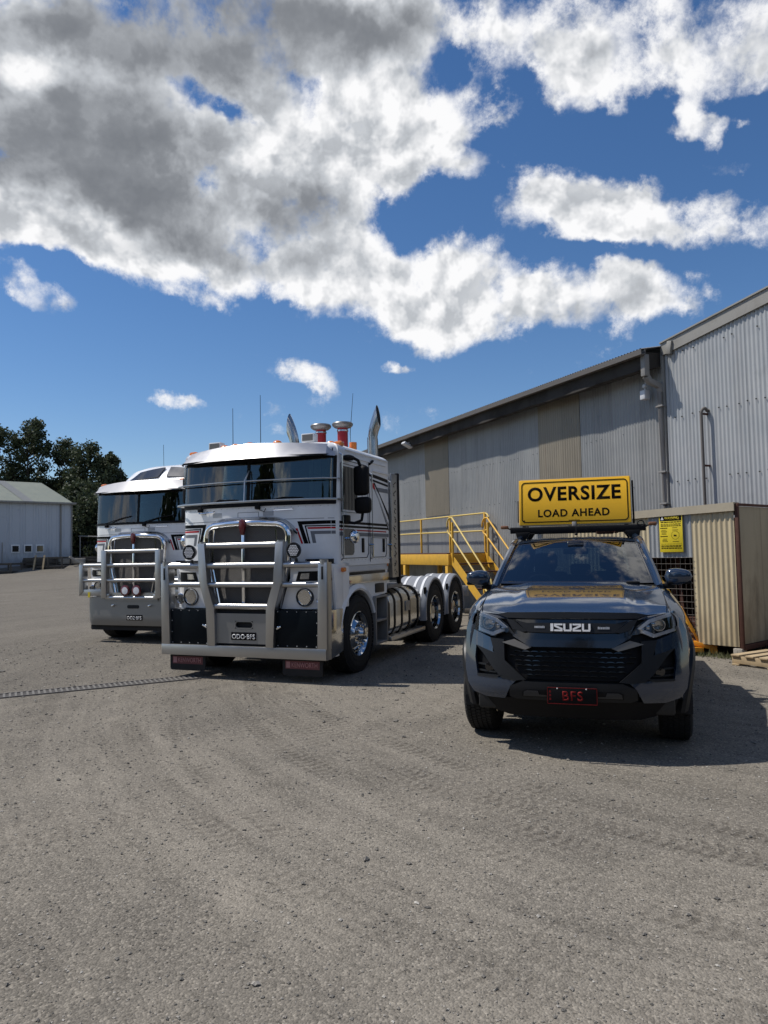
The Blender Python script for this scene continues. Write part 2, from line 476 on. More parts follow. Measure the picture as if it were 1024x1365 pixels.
M['zinc_far'] = corrugated_mat('weathered_zinc_sheet', (.27, .275, .27), (.35, .352, .342), (.13, .13, .125), .6)
M['zinc_near'] = corrugated_mat('zinc_sheet', (.34, .36, .37), (.42, .43, .43), (.22, .21, .20), .45)
M['beige_sheet'] = corrugated_mat('beige_corrugated_sheet', (.235, .205, .155), (.28, .245, .185), (.12, .10, .07), .6)
M['cream_sheet'] = corrugated_mat('cream_corrugated_sheet', (.57, .475, .30), (.62, .53, .355), (.33, .26, .16), .5, metal=0)
M['roof_sheet'] = corrugated_mat('grey_roof_sheet', (.22, .23, .24), (.28, .28, .28), (.12, .12, .12))
M['cladding'] = corrugated_mat('pale_grey_cladding', (.40, .43, .48), (.44, .465, .51), (.3, .31, .33), .25, sheet=1.2, axis=0)
M['green_roof'] = corrugated_mat('green_grey_roof', (.17, .19, .15), (.21, .225, .18), (.11, .12, .1), .4, sheet=1.2, axis=0, metal=0)


# ------------------------------------------------------------------ mesh builder
class MB:
    def __init__(s):
        s.bm = bmesh.new()

    def _xf(s, vs, M4):
        bmesh.ops.transform(s.bm, matrix=M4, verts=vs)

    def box(s, c, d, bev=0., rot=None, seg=2):
        r = bmesh.ops.create_cube(s.bm, size=1.0)
        vs = r['verts']
        s._xf(vs, Matrix.Diagonal((d[0], d[1], d[2], 1)))
        if bev > 0:
            es = list({e for v in vs for e in v.link_edges})
            b = min(bev, min(d) * .49)
            rr = bmesh.ops.bevel(s.bm, geom=es, offset=b, segments=seg, affect='EDGES', profile=.5)
            vs = list({v for f in rr['faces'] for v in f.verts} | {v for v in vs if v.is_valid})
        m = Matrix.Translation(Vector(c))
        if rot is not None:
            m = m @ (rot.to_4x4() if isinstance(rot, Matrix) else Euler(rot).to_matrix().to_4x4())
        s._xf(vs, m)
        return s

    def ring_tube(s, rings, closed=False, caps=True):
        vr = [[s.bm.verts.new(p) for p in r] for r in rings]
        n = len(vr[0]); k = len(vr)
        for i in range(k if closed else k - 1):
            a, b = vr[i], vr[(i + 1) % k]
            for j in range(n):
                try: s.bm.faces.new((a[j], a[(j + 1) % n], b[(j + 1) % n], b[j]))
                except ValueError: pass
        if caps and not closed:
            try:
                s.bm.faces.new(vr[0][::-1]); s.bm.faces.new(vr[-1])
            except ValueError: pass
        return s

    def tube(s, pts, r, seg=10, closed=False, caps=True, sect=None, up=(0, 0, 1)):
        """sweep a circle (or the 2D outline `sect`) along points; r may be a list"""
        P = [Vector(p) for p in pts]; n = len(P)
        rings = []
        upv = Vector(up)
        for i, p in enumerate(P):
            a = P[i - 1] if (i > 0 or closed) else P[i]
            b = P[(i + 1) % n] if (i < n - 1 or closed) else P[i]
            t1 = (p - a); t2 = (b - p)
            if t1.length < 1e-9: t1 = t2
            if t2.length < 1e-9: t2 = t1
            t = (t1.normalized() + t2.normalized()).normalized()
            x = upv.cross(t)
            if x.length < 1e-3: x = Vector((0, 1, 0)).cross(t)
            if x.length < 1e-3: x = Vector((1, 0, 0)).cross(t)
            x.normalize(); y = t.cross(x)
            c = max(.35, math.cos(t1.angle(t2, 0) / 2))
            rr = r[i] if isinstance(r, (list, tuple)) else r
            if sect:
                rings.append([p + x * (q[0] * rr) + y * (q[1] * rr) for q in sect])
            else:
                rings.append([p + (x * math.cos(2 * PI * j / seg) + y * math.sin(2 * PI * j / seg)) * rr for j in range(seg)])
        return s.ring_tube(rings, closed, caps)

    def cyl(s, a, b, r, r2=None, seg=20):
        return s.tube([a, b], [r, r if r2 is None else r2], seg)

    def lathe(s, prof, o=(0, 0, 0), axis='X', seg=40, closed=True):
        """prof: (radius, along) list revolved around axis through o"""
        o = Vector(o)
        rings = []
        for (rad, h) in prof:
            rad = max(rad, 1e-4)
            ring = []
            for j in range(seg):
                t = 2 * PI * j / seg
                c, q = math.cos(t) * rad, math.sin(t) * rad
                ring.append(o + (Vector((h, c, q)) if axis == 'X' else Vector((c, h, q)) if axis == 'Y' else Vector((c, q, h))))
            rings.append(ring)
        return s.ring_tube(rings, closed=closed, caps=not closed)

    def prism(s, poly, axis, a, b, bev=0.):
        """extrude a 2D polygon. axis 'X': poly=(y,z) from x=a to b; 'Y': (x,z); 'Z': (x,y)"""
        def P(q, h):
            return Vector((h, q[0], q[1])) if axis == 'X' else Vector((q[0], h, q[1])) if axis == 'Y' else Vector((q[0], q[1], h))
        va = [s.bm.verts.new(P(q, a)) for q in poly]
        vb = [s.bm.verts.new(P(q, b)) for q in poly]
        fs = [s.bm.faces.new(va), s.bm.faces.new(vb[::-1])]
        n = len(poly)
        for i in range(n):
            fs.append(s.bm.faces.new((va[i], vb[i], vb[(i + 1) % n], va[(i + 1) % n])))
        if bev:
            es = list({e for f in fs[:2] for e in f.edges})
            bmesh.ops.bevel(s.bm, geom=es, offset=bev, segments=2, affect='EDGES', profile=.5)
        return s

    def panel(s, poly, surf, d0, d1, step=(.06, .06)):
        """a sheet with outline poly (u,v) laid on surf(u,v,d), from offset d0 (outside) to d1 (inside)"""
        b2 = bmesh.new()
        vs = [b2.verts.new((q[0], q[1], 0)) for q in poly]
        b2.faces.new(vs)
        for ax in (0, 1):
            if not step[ax]: continue
            lo = min(q[ax] for q in poly); hi = max(q[ax] for q in poly)
            k = math.floor(lo / step[ax]) + 1
            while k * step[ax] < hi - 1e-4:
                no = (1, 0, 0) if ax == 0 else (0, 1, 0)
                co = (k * step[ax], 0, 0) if ax == 0 else (0, k * step[ax], 0)
                bmesh.ops.bisect_plane(b2, geom=b2.verts[:] + b2.edges[:] + b2.faces[:], plane_co=co, plane_no=no, dist=1e-5)
                k += 1
        big = [f for f in b2.faces if len(f.verts) > 4]
        if big: bmesh.ops.triangulate(b2, faces=big)
        b2.verts.index_update()
        A = {}; B = {}
        for v in b2.verts:
            A[v] = s.bm.verts.new(surf(v.co.x, v.co.y, d0))
            B[v] = s.bm.verts.new(surf(v.co.x, v.co.y, d1))
        for f in b2.faces:
            q = list(f.verts)
            s.bm.faces.new([A[v] for v in q]); s.bm.faces.new([B[v] for v in q[::-1]])
        for e2 in b2.edges:
            if len(e2.link_faces) == 1:
                u, v = e2.verts
                s.bm.faces.new((A[u], A[v], B[v], B[u]))
        b2.free()
        return s

    def grid(s, f, nu, nv, closed_u=False):
        g = [[s.bm.verts.new(f(i / (nu - (0 if closed_u else 1)), j / (nv - 1))) for j in range(nv)] for i in range(nu)]
        for i in range(nu if closed_u else nu - 1):
            for j in range(nv - 1):
                a, b, c, d = g[i][j], g[(i + 1) % nu][j], g[(i + 1) % nu][j + 1], g[i][j + 1]
                s.bm.faces.new((a, b, c, d))
        return g

    def sphere(s, c, r, seg=16, sc=(1, 1, 1)):
        q = bmesh.ops.create_uvsphere(s.bm, u_segments=seg, v_segments=max(6, seg // 2), radius=r)
        s._xf(q['verts'], Matrix.Translation(Vector(c)) @ Matrix.Diagonal((*sc, 1)))
        return s

    def mesh(s, name, m, sharp=38, recalc=True, smooth=True):
        if recalc: bmesh.ops.recalc_face_normals(s.bm, faces=s.bm.faces[:])
        lim = R(sharp)
        for f in s.bm.faces: f.smooth = smooth
        for e_ in s.bm.edges:
            if len(e_.link_faces) == 2 and e_.calc_face_angle(0) > lim: e_.smooth = False
        me = bpy.data.meshes.new(name)
        s.bm.to_mesh(me); s.bm.free()
        for q in (m if isinstance(m, list) else [m]): me.materials.append(M[q] if isinstance(q, str) else q)
        return me

    def build(s, name, m, parent=None, **k):
        return link(name, s.mesh(name, m, **k), parent)


def link(name, me, parent=None, loc=None, rot=None):
    o = bpy.data.objects.new(name, me)
    COL.objects.link(o)
    if parent is not None: o.parent = parent
    if loc is not None: o.location = loc
    if rot is not None: o.rotation_euler = rot
    return o


def tag(o, label=None, cat=None, group=None, kind=None):
    if label: o['label'] = label
    if cat: o['category'] = cat
    if group: o['group'] = group
    if kind: o['kind'] = kind
    return o


def thing(name, label, cat, loc=(0, 0, 0), yaw=0, group=None):
    o = bpy.data.objects.new(name, None)
    o.empty_display_size = .3
    COL.objects.link(o)
    o.location = loc; o.rotation_euler = (0, 0, -R(yaw))
    return tag(o, label, cat, group)


def rrect(w, h, r, n=5, cx=0., cy=0.):
    pts = []
    for (sx, sy, a0) in ((1, 1, 0), (-1, 1, 90), (-1, -1, 180), (1, -1, 270)):
        for i in range(n + 1):
            a = R(a0 + 90 * i / n)
            pts.append((cx + sx * (w / 2 - r) + r * math.cos(a), cy + sy * (h / 2 - r) + r * math.sin(a)))
    return pts


def circ(cx, cy, r, n=28, sx=1., sy=1.):
    return [(cx + r * sx * math.cos(2 * PI * i / n), cy + r * sy * math.sin(2 * PI * i / n)) for i in range(n)]


def mirror(poly):
    return [(-x, z) for (x, z) in poly][::-1]


def text(name, string, w, h, o, right, up, m, parent, depth=.003, bold=0.0, spacing=1.0):
    """lettering fitted into w x h (metres) centred at o; right/up span its plane"""
    cu = bpy.data.curves.new(name, 'FONT')
    cu.body = string; cu.size = 1; cu.offset = bold; cu.space_character = spacing
    cu.resolution_u = 4
    t = bpy.data.objects.new(name + '_tmp', cu)
    COL.objects.link(t)
    bpy.context.view_layer.update()
    dg = bpy.context.evaluated_depsgraph_get()
    me = bpy.data.meshes.new_from_object(t.evaluated_get(dg))
    bpy.data.objects.remove(t); bpy.data.curves.remove(cu)
    xs = [v.co.x for v in me.vertices]; ys = [v.co.y for v in me.vertices]
    x0, x1, y0, y1 = min(xs), max(xs), min(ys), max(ys)
    right = Vector(right).normalized(); up = Vector(up).normalized(); nn = right.cross(up)
    bm = bmesh.new(); bm.from_mesh(me)
    ex = bmesh.ops.extrude_face_region(bm, geom=bm.faces[:])
    top = {g for g in ex['geom'] if isinstance(g, bmesh.types.BMVert)}
    for v in bm.verts:
        a = (v.co.x - (x0 + x1) / 2) / (x1 - x0) * w; b = (v.co.y - (y0 + y1) / 2) / (y1 - y0) * h
        v.co = Vector(o) + right * a + up * b + nn * (depth if v in top else -.001)
    bmesh.ops.recalc_face_normals(bm, faces=bm.faces[:])
    bm.to_mesh(me); bm.free()
    me.materials.clear(); me.materials.append(M[m])
    me.name = name
    return link(name, me, parent)

# ------------------------------------------------------------------ ground
def sst(a, b, x):
    t = min(1, max(0, (x - a) / (b - a))); return t * t * (3 - 2 * t)


def gz(x, y):
    return .46 * sst(28, 52, y) + .72 * sst(53, 59, y)


def ground_mat():
    t = NT('gravel_hardstand')
    v = t.tc.outputs['Object']
    big = t.noise(.16, 5, .6, v, dist=.6)
    mid = t.noise(.75, 6, .62, v, sc=(1, .8, 1), dist=.5)
    fine = t.noise(26, 5, .7, v)
    grit = t.noise(120, 3, .7, v)
    c = t.mix(t.rng(big, .35, .65), (.142, .134, .122), (.218, .204, .184))
    c = t.mix(t.rng(mid, .40, .66, 0, .8), c, (.268, .249, .218))
    # worn dark bitumen patches and dusty pale patches
    c = t.mix(t.rng(t.noise(.42, 5, .6, v, dist=.8), .52, .66, 0, .55), c, (.110, .104, .098))
    c = t.mix(t.rng(t.noise(.9, 5, .6, v, dist=1.2), .60, .72, 0, .45), c, (.40, .368, .32))
    c = t.mix(t.rng(t.noise(1.3, 4, .6, v, dist=1.), .66, .78, 0, .35), c, (.26, .175, .135))
    # sweeping marks left by turning vehicles: noise drawn out along wide arcs
    a0 = t.sep(v)
    for (cx, cy, kr, ka, lo, hi, amt, col, seed) in ((7.4, 11.3, 2.3, 2.4, .50, .68, .62, (.088, .082, .074), 0), (9.5, 12.2, 1.2, 2.0, .50, .66, .50, (.35, .325, .285), 7), (6.2, 9.9, 5.5, 3.5, .52, .68, .45, (.092, .087, .078), 13), (-9, 14, 1.6, 2.2, .50, .68, .40, (.33, .305, .268), 21), (7.8, 11.6, 9.0, 4.5, .50, .68, .35, (.31, .29, .255), 31)):
        dx = t.math('SUBTRACT', a0[0], cx); dy = t.math('SUBTRACT', a0[1], cy)
        r_ = t.math('SQRT', t.math('ADD', t.math('MULTIPLY', dx, dx), t.math('MULTIPLY', dy, dy)))
        an = t.math('ARCTAN2', dy, t.math('MULTIPLY', dx, 1.0))
        # keep the seam of the angle behind the arc's centre
        an = t.math('ARCTAN2', t.math('MULTIPLY', dy, -1.0), t.math('MULTIPLY', dx, -1.0)) if cx > 0 else an
        cb = t.n.new('ShaderNodeCombineXYZ')
        t.l.new(t.math('MULTIPLY', r_, kr), cb.inputs[0]); t.l.new(t.math('MULTIPLY', an, ka), cb.inputs[1]); cb.inputs[2].default_value = seed
        sn = t.noise(1.0, 5, .6, cb.outputs[0], dist=.4)
        c = t.mix(t.rng(sn, lo, hi, 0, amt), c, col)
    lum = t.noise(.22, 3, .5, t.mapping(v, loc=(3.3, 1.2, 0)))
    c = t.mix(t.rng(lum, .35, .65, .30, 0), c, (.085, .08, .072))
    # older, darker seal beyond the drain
    sd = t.math('ADD', t.math('MULTIPLY_ADD', a0[0], -.467, t.math('MULTIPLY', a0[1], .884)), t.math('MULTIPLY_ADD', t.noise(.7, 4, .6, v), 1.2, -.6))
    sd = t.math('MULTIPLY', t.rng(sd, 9.6, 10.3), t.rng(a0[0], 3.0, -1.0))
    c = t.mix(t.math('MULTIPLY', sd, .6), c, (.088, .084, .079))
    # stones in the surface
    vo = t.n.new('ShaderNodeTexVoronoi'); vo.inputs['Scale'].default_value = 95
    t.l.new(v, vo.inputs['Vector'])
    g = t.sep(vo.outputs['Color'])
    c = t.mix(t.rng(g[0], .0, 1., 0, .62), c, t.mix(g[1], (.05, .048, .044), (.44, .41, .36)))
    c = t.mix(t.rng(fine, .55, .75, 0, .5), c, (.085, .079, .069))
    c = t.mix(t.rng(grit, .62, .8, 0, .5), c, (.42, .39, .34))
    # tyre tread trails as arcs
    a = t.sep(v)
    tread = None
    for (cx, cy, rad, wd, s) in ARCS:
        dx = t.math('SUBTRACT', a[0], cx); dy = t.math('SUBTRACT', a[1], cy)
        r_ = t.math('SQRT', t.math('ADD', t.math('MULTIPLY', dx, dx), t.math('MULTIPLY', dy, dy)))
        wob = t.math('MULTIPLY_ADD', t.noise(.8, 2, .5, v), .12, -.06)
        d = t.math('ABSOLUTE', t.math('ADD', t.math('SUBTRACT', r_, rad), wob))
        m_ = t.rng(d, wd, wd * .8, 0, 1, True)
        ang = t.math('ARCTAN2', dy, dx)
        lug = t.math('SINE', t.math('ADD', t.math('MULTIPLY', ang, rad * 2 * PI / .085), t.math('MULTIPLY', d, 28)))
        lug = t.rng(lug, -.2, .6, .12, 1)
        grv = t.rng(t.math('ABSOLUTE', t.math('SUBTRACT', d, wd * .45)), .006, .018, .3, 1)
        m_ = t.math('MULTIPLY', t.math('MULTIPLY', m_, t.math('MULTIPLY', lug, grv)), s)
        brk = t.rng(t.noise(1.1, 4, .6, t.mapping(v, loc=(cx, cy, 0))), .42, .58)
        m_ = t.math('MULTIPLY', m_, brk)
        tread = m_ if tread is None else t.math('MAXIMUM', tread, m_)
    c = t.mix(t.math('MULTIPLY', tread, .6), c, (.075, .068, .06))
    c = t.mix(1.0, c, (.97, .94, .885), 'MULTIPLY')
    t.pr(Base_Color=c, Roughness=.95, Specular_IOR_Level=.06)
    h = t.math('MULTIPLY_ADD', vo.outputs['Distance'], -.45, t.math('MULTIPLY', fine, .55))
    h = t.math('MULTIPLY_ADD', grit, .35, h)
    h = t.math('MULTIPLY_ADD', mid, .9, h)
    h = t.math('MULTIPLY_ADD', tread, -.6, h)
    t.bump(h, .012, .9)
    return t.m


ARCS = [(7.36, 11.29, 8.93, .11, 1.), (7.36, 11.29, 9.30, .11, .9), (10, 11.99, 12.0, .11, .95), (10, 11.99, 12.36, .11, .85),
        (6.65, 9.97, 9.2, .12, .7), (6.65, 9.97, 9.52, .12, .6), (5.74, 10.19, 7.2, .10, .6), (5.74, 10.19, 7.5, .10, .55), (-9.5, 13.5, 11.5, .13, .5), (-9.5, 13.5, 11.9, .13, .45)]

g = MB()
ys = [-60, -20, -5, 0, 2, 4, 6, 8, 10, 13, 17, 22] + [28 + 3 * i for i in range(9)] + [53 + i for i in range(7)] + [62, 80, 110, 160, 300, 700, 1600]
xs = [-900, -300, -120, -60, -40, -30, -20, -12, -8, -5, -2, 0, 2, 5, 8, 12, 20, 40, 90, 300, 900]
gr = [[g.bm.verts.new((x, y, gz(x, y))) for y in ys] for x in xs]
for i in range(len(xs) - 1):
    for j in range(len(ys) - 1):
        g.bm.faces.new((gr[i][j], gr[i + 1][j], gr[i + 1][j + 1], gr[i][j + 1]))
M['ground'] = ground_mat()
ground = g.build('ground', 'ground', recalc=False)
tag(ground, 'grey brown gravelly hardstand yard with tyre trails', kind='structure')

# loose stones
def stone_mat():
    t = NT('loose_stone')
    gi = t.n.new('ShaderNodeNewGeometry')
    r = gi.outputs['Random Per Island']
    rp = t.n.new('ShaderNodeValToRGB')
    els = rp.color_ramp.elements
    els[0].color = (.085, .08, .072, 1); els[1].color = (.42, .39, .34, 1); els[1].position = 1
    for p, cc in ((.2, (.15, .14, .122, 1)), (.6, (.20, .185, .16, 1)), (.85, (.26, .235, .20, 1)), (.95, (.38, .36, .32, 1))):
        e_ = els.new(p); e_.color = cc
    t.l.new(r, rp.inputs[0])
    t.pr(Base_Color=rp.outputs[0], Roughness=.85)
    return t.m


M['stone'] = stone_mat()
verts = []; faces = []
rnd = random.Random(3)
OCT = [(1, 0, 0), (0, 1, 0), (-1, 0, 0), (0, -1, 0), (0, 0, 1), (0, 0, -1), (.6, .6, .55), (-.6, .5, .6), (.5, -.65, .5), (-.6, -.6, .45)]
OF = [(0, 1, 6), (1, 4, 6), (4, 0, 6), (1, 2, 7), (2, 4, 7), (4, 1, 7), (0, 4, 8), (4, 3, 8), (3, 0, 8), (2, 3, 9), (3, 4, 9), (4, 2, 9),
      (1, 0, 5), (2, 1, 5), (3, 2, 5), (0, 3, 5)]
for i in range(21000):
    q = rnd.random()
    y = 2.0 + 12.0 * q ** 1.55
    x = (rnd.random() * 2 - 1) * (.62 * y + .5)
    if 28 < 0: continue
    s_ = .0027 * math.exp(rnd.gauss(0, .38)) * (1 + .16 * y)
    if rnd.random() < .006: s_ *= 2.0
    a = rnd.random() * 6.28; ca, sa = math.cos(a), math.sin(a)
    ex, ey, ez = s_ * rnd.uniform(.8, 1.5), s_ * rnd.uniform(.6, 1.1), s_ * rnd.uniform(.45, .9)
    b0 = len(verts)
    for (px_, py_, pz_) in OCT:
        X, Y = px_ * ex * rnd.uniform(.8, 1.2), py_ * ey * rnd.uniform(.8, 1.2)
        verts.append((x + X * ca - Y * sa, y + X * sa + Y * ca, pz_ * ez * rnd.uniform(.8, 1.15) + ez * .35))
    faces += [tuple(b0 + k for k in f) for f in OF]
me = bpy.data.meshes.new('gravel'); me.from_pydata(verts, [], faces); me.materials.append(M['stone'])
tag(link('gravel', me), 'loose small stones scattered over the yard', 'gravel', kind='stuff')

# long drain grate
D0, D1 = Vector((-6.3, 7.65, 0)), Vector((-2.5, 9.66, 0))
dv = (D1 - D0); DL = dv.length; dyaw = -math.degrees(math.atan2(dv.y, dv.x))
dg_ = thing('drain_grate', 'long narrow steel drain grate set into the gravel yard left of the front truck', 'drain grate', D0, dyaw)
m = MB(); m.box((DL / 2, 0, .002), (DL, .26, .006)); m.build('channel', simple('grate_channel', (.055, .05, .045), .8), dg_)
m = MB()
for sy in (-1, 1): m.box((DL / 2, sy * .135, .007), (DL, .018, .014))
m.build('frame', 'pipe_dark', dg_)
m = MB()
k = 0
x = .03
while x < DL:
    m.box((x, 0, .007), (.026, .25, .010)); x += .062
M['slat'] = simple('dusty_grate_steel', (.15, .14, .125), .7, dirt=.5, dscale=6, dcol=(.10, .095, .085))
m.build('slats', 'slat', dg_)

# ------------------------------------------------------------------ corrugated helper
def corr(mb, u0, u1, zb, zt, P, pitch=.076, amp=.009, seg=6, nz=2):
    """corrugated sheet, ribs upright: P(u, d, z) -> point; zb/zt functions of u"""
    n = max(2, int((u1 - u0) / pitch * seg))
    rows = []
    for i in range(n + 1):
        u = u0 + (u1 - u0) * i / n
        d = amp * math.cos(2 * PI * u / pitch)
        a, b = zb(u), zt(u)
        rows.append([mb.bm.verts.new(P(u, d, a + (b - a) * j / (nz - 1))) for j in range(nz)])
    for i in range(n):
        for j in range(nz - 1):
            mb.bm.faces.new((rows[i][j], rows[i + 1][j], rows[i + 1][j + 1], rows[i][j + 1]))


# ------------------------------------------------------------------ long warehouse (right)
WY = -23.3
WK = 1.04
WLOC = (5.0 * WK, 12.3 * WK, 1.62 * (1 - WK))
wh = thing('corrugated_warehouse', 'long weathered grey corrugated warehouse with dark eave and two beige wall sheets', 'warehouse', WLOC, WY)
LEN = 15.5; EH = 4.86
Pw = lambda u, d, z: (-d, u, z)
SHEETS = [(.14, 2.46, 'zinc_far', 0), (3.87, 8.08, 'zinc_far', 0), (9.5, LEN, 'zinc_far', 0)]
for (a, b, mm, zb) in SHEETS:
    m = MB(); corr(m, a, b, lambda u: .05, lambda u: EH, Pw); m.build('wall', mm, wh)
m = MB(); corr(m, 2.46, 3.87, lambda u: .05, lambda u: EH, lambda u, d, z: (-d - .012, u, z)); tag(m.build('wall_sheet', 'beige_sheet', wh), 'nearer beige corrugated sheet')
m = MB(); corr(m, 8.08, 9.5, lambda u: 2.6, lambda u: EH, lambda u, d, z: (-d - .012, u, z)); tag(m.build('wall_sheet', 'beige_sheet', wh), 'farther beige corrugated sheet')
m = MB(); corr(m, 8.08, 9.5, lambda u: .05, lambda u: 2.62, Pw); m.build('wall', 'zinc_far', wh)
m = MB()
rs = random.Random(5)
for z in (3.72, 2.72, 1.5):
    u = .3
    while u < LEN:
        if rs.random() < .6: m.box((-.010, u, z + rs.uniform(-.01, .01)), (.012, .010, .010))
        u += .152 if z > 3 else .228
tag(m.build('screws', M['chassis'], wh), kind='stuff')
wh.scale = (WK, WK, WK)
# body behind: closed box with gable roof going up to the right
m = MB()
m.prism([(0.06, .0), (0.06, EH + .02), (8, 6.4), (16, 4.86), (16, 0)], 'Y', .12, LEN)
m.build('building_shell', M['chassis'], wh)
# roof sheeting
m = MB()
sl_ = math.atan2(6.4 - EH, 8)
for k in (0, 1):
    n = int((LEN - .1) / .076 * 4)
    rows = []
    for i in range(n + 1):
        u = .12 + (LEN + .1 - .12) * i / n
        d = .01 * math.cos(2 * PI * u / .076)
        if k == 0: rows.append([m.bm.verts.new((-.52, u, 5.02 + d)), m.bm.verts.new((8.0, u, 5.02 + 8.5 * math.tan(sl_) + d))])
        else: rows.append([m.bm.verts.new((8.0, u, 5.02 + 8.5 * math.tan(sl_) + d)), m.bm.verts.new((16.3, u, 5.0 + d))])
    for i in range(n): m.bm.faces.new((rows[i][0], rows[i + 1][0], rows[i + 1][1], rows[i][1]))
m.build('roof', 'roof_sheet', wh)
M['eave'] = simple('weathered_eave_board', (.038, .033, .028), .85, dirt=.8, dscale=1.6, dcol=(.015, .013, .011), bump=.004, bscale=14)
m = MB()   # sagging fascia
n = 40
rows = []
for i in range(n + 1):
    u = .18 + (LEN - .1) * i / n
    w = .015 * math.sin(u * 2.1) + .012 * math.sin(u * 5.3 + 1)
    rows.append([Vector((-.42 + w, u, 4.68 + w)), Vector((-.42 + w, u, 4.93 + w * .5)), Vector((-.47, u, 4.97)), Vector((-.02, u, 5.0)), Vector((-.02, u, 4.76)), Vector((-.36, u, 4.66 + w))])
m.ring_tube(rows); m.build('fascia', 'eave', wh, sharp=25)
m = MB()
m.tube([(-.50, .10, 4.955), (-.50, LEN + .1, 4.955)], 1, sect=[(-.05, -.045), (.05, -.045), (.055, .045), (.04, .045), (.035, -.03), (-.035, -.03), (-.04, .045), (-.055, .045)])
m.build('gutter', 'pipe_dark', wh)
m = MB(); m.box((-.38, .20, 4.75), (.11, .10, .38), .008)
m.build('gutter_box', 'galv', wh)
dp = MB()
dp.tube([(-.36, .20, 4.56), (-.30, .20, 4.48), (-.10, .17, 4.40), (-.07, .17, 4.3), (-.07, .17, .1)], 1, sect=rrect(.11, .10, .02, 3))
dpo = dp.build('downpipe', 'galv', wh)
for z in (4.05, 2.9, 2.35, 1.2):
    m = MB(); m.box((-.065, .17, z), (.135, .16, .03), .004); m.build('bracket', 'galv', dpo)
m = MB(); m.box((-.16, .46, 4.30), (.13, .13, .17), .02); m.cyl((-.16, .46, 4.38), (-.12, .46, 4.62), .012); m.sphere((-.16, .46, 4.46), .04)
m.build('wall_lamp', 'white_dull', wh)
fl = MB(); fl.box((-.46, 9.75, 4.73), (.30, .24, .07), .015, (0, R(28), 0)); fl.cyl((-.40, 9.75, 4.8), (-.30, 9.75, 4.9), .02)
tag(fl.build('floodlight', 'white_dull', wh), 'small grey floodlight under the eave')
m = MB(); m.box((-.05, 3.98, 2.02), (.07, .20, .08), .01); m.build('junction_box', 'rust', wh)

# taller warehouse end nearest the camera
tw = thing('tall_warehouse', 'taller pale corrugated warehouse at the right edge, above the dark eave', 'warehouse', WLOC, WY)
tw.scale = (WK, WK, WK)
top = lambda u: 5.03 + (-u + .08) * .118
m = MB(); corr(m, -7.0, .10, lambda u: .05, lambda u: top(u), lambda u, d, z: (-d - .03, u, z), seg=8)
m.build('wall', 'zinc_near', tw)
m = MB(); m.prism([(-7.0, 0.0), (.08, 0.0), (.08, top(.08)), (-7, top(-7))], 'X', 0.0, 9.0); m.build('building_shell', 'zinc_near', tw)
m = MB()
m.prism([(.14, top(.1) - .1), (.14, top(.1) + .13), (-7.1, top(-7.1) + .13), (-7.1, top(-7.1) - .1)], 'X', -.075, -.045)
m.prism([(.14, top(.1) + .11), (.14, top(.1) + .135), (-7.1, top(-7.1) + .135), (-7.1, top(-7.1) + .11)], 'X', -.10, .4)
M['flash'] = simple('grey_flashing', (.27, .26, .235), .55, dirt=.5, dscale=4, dcol=(.14, .13, .11))
m.build('barge_flashing', 'flash', tw)
m = MB(); m.box((-.03, .13, 2.5), (.09, .05, 5.0), .004); m.box((-.09, -.08, 5.02), (.05, .10, .22), .004, (R(12), 0, 0))
m.build('corner_flashing', 'flash', tw)
m = MB()
for z in (3.80, 2.71, 1.6, 4.9):
    u = -.1
    while u > -6.9:
        if rs.random() < .85: m.lathe([(.011, -.012), (.011, 0.004)], (-.045, u, z + rs.uniform(-.012, .012)), 'X', 6, closed=False)
        u -= .152 if rs.random() < .5 else .228
tag(m.build('screws', M['chassis'], tw), kind='stuff')
vp = MB()
pts = [(-.17, -.77, .1), (-.17, -.77, 3.76)] + [(-.17 + .05 * (1 - math.cos(a)) * 1.2, -.77 - .02 * math.sin(a), 3.76 + .07 * math.sin(a)) for a in (R(30), R(60), R(90), R(120), R(150))] + [(-.03, -.80, 3.80)]
vp.tube(pts, .026, 10)
vpo = vp.build('vent_pipe', 'pipe_dark', tw)
for z in (3.74, 2.9):
    m = MB(); m.box((-.10, -.77, z), (.14, .03, .03)); m.build('bracket', 'rust', vpo)

# ------------------------------------------------------------------ cream corrugated enclosure
cy_ = thing('corrugated_enclosure', 'cream corrugated storage enclosure with mesh opening and rusty corner post beside the grey ute', 'storage enclosure', (5.03, 10.3, 0), -39)
Pc = lambda u, d, z: (-d, u, z)
zt = lambda u: 2.12 - u * .025
m = MB(); corr(m, .03, .665, lambda u: .165, zt, Pc, seg=8); m.build('front_sheet', 'cream_sheet', cy_)
m = MB(); corr(m, .665, 1.36, lambda u: 1.44, zt, Pc, seg=8); tag(m.build('front_sheet', 'zinc_near', cy_), 'grey corrugated sheet above the mesh opening')
m = MB(); corr(m, 1.36, 2.9, lambda u: .165, zt, Pc, seg=8); m.build('front_sheet', 'cream_sheet', cy_)
m = MB(); m.prism([(-.0, 2.105), (0.0, 2.225), (2.95, 2.14), (2.95, 2.03)], 'X', -.05, -.028); m.prism([(0, 2.205), (0, 2.228), (2.95, 2.143), (2.95, 2.12)], 'X', -.049, .12)
m.build('flashing', 'cream_flash', cy_)
corrp = MB(); corr(corrp, .1, 2.34, lambda u: .2, lambda u: 2.17, lambda u, d, z: (u * .5, -.01 - d * .7, z), seg=6)
M['tan_sheet'] = corrugated_mat('tan_corrugated_sheet', (.44, .375, .26), (.49, .42, .295), (.17, .13, .085), .5, metal=0, axis=0)
tag(corrp.build('end_sheet', 'tan_sheet', cy_), 'tan ribbed end sheet streaked with grime')
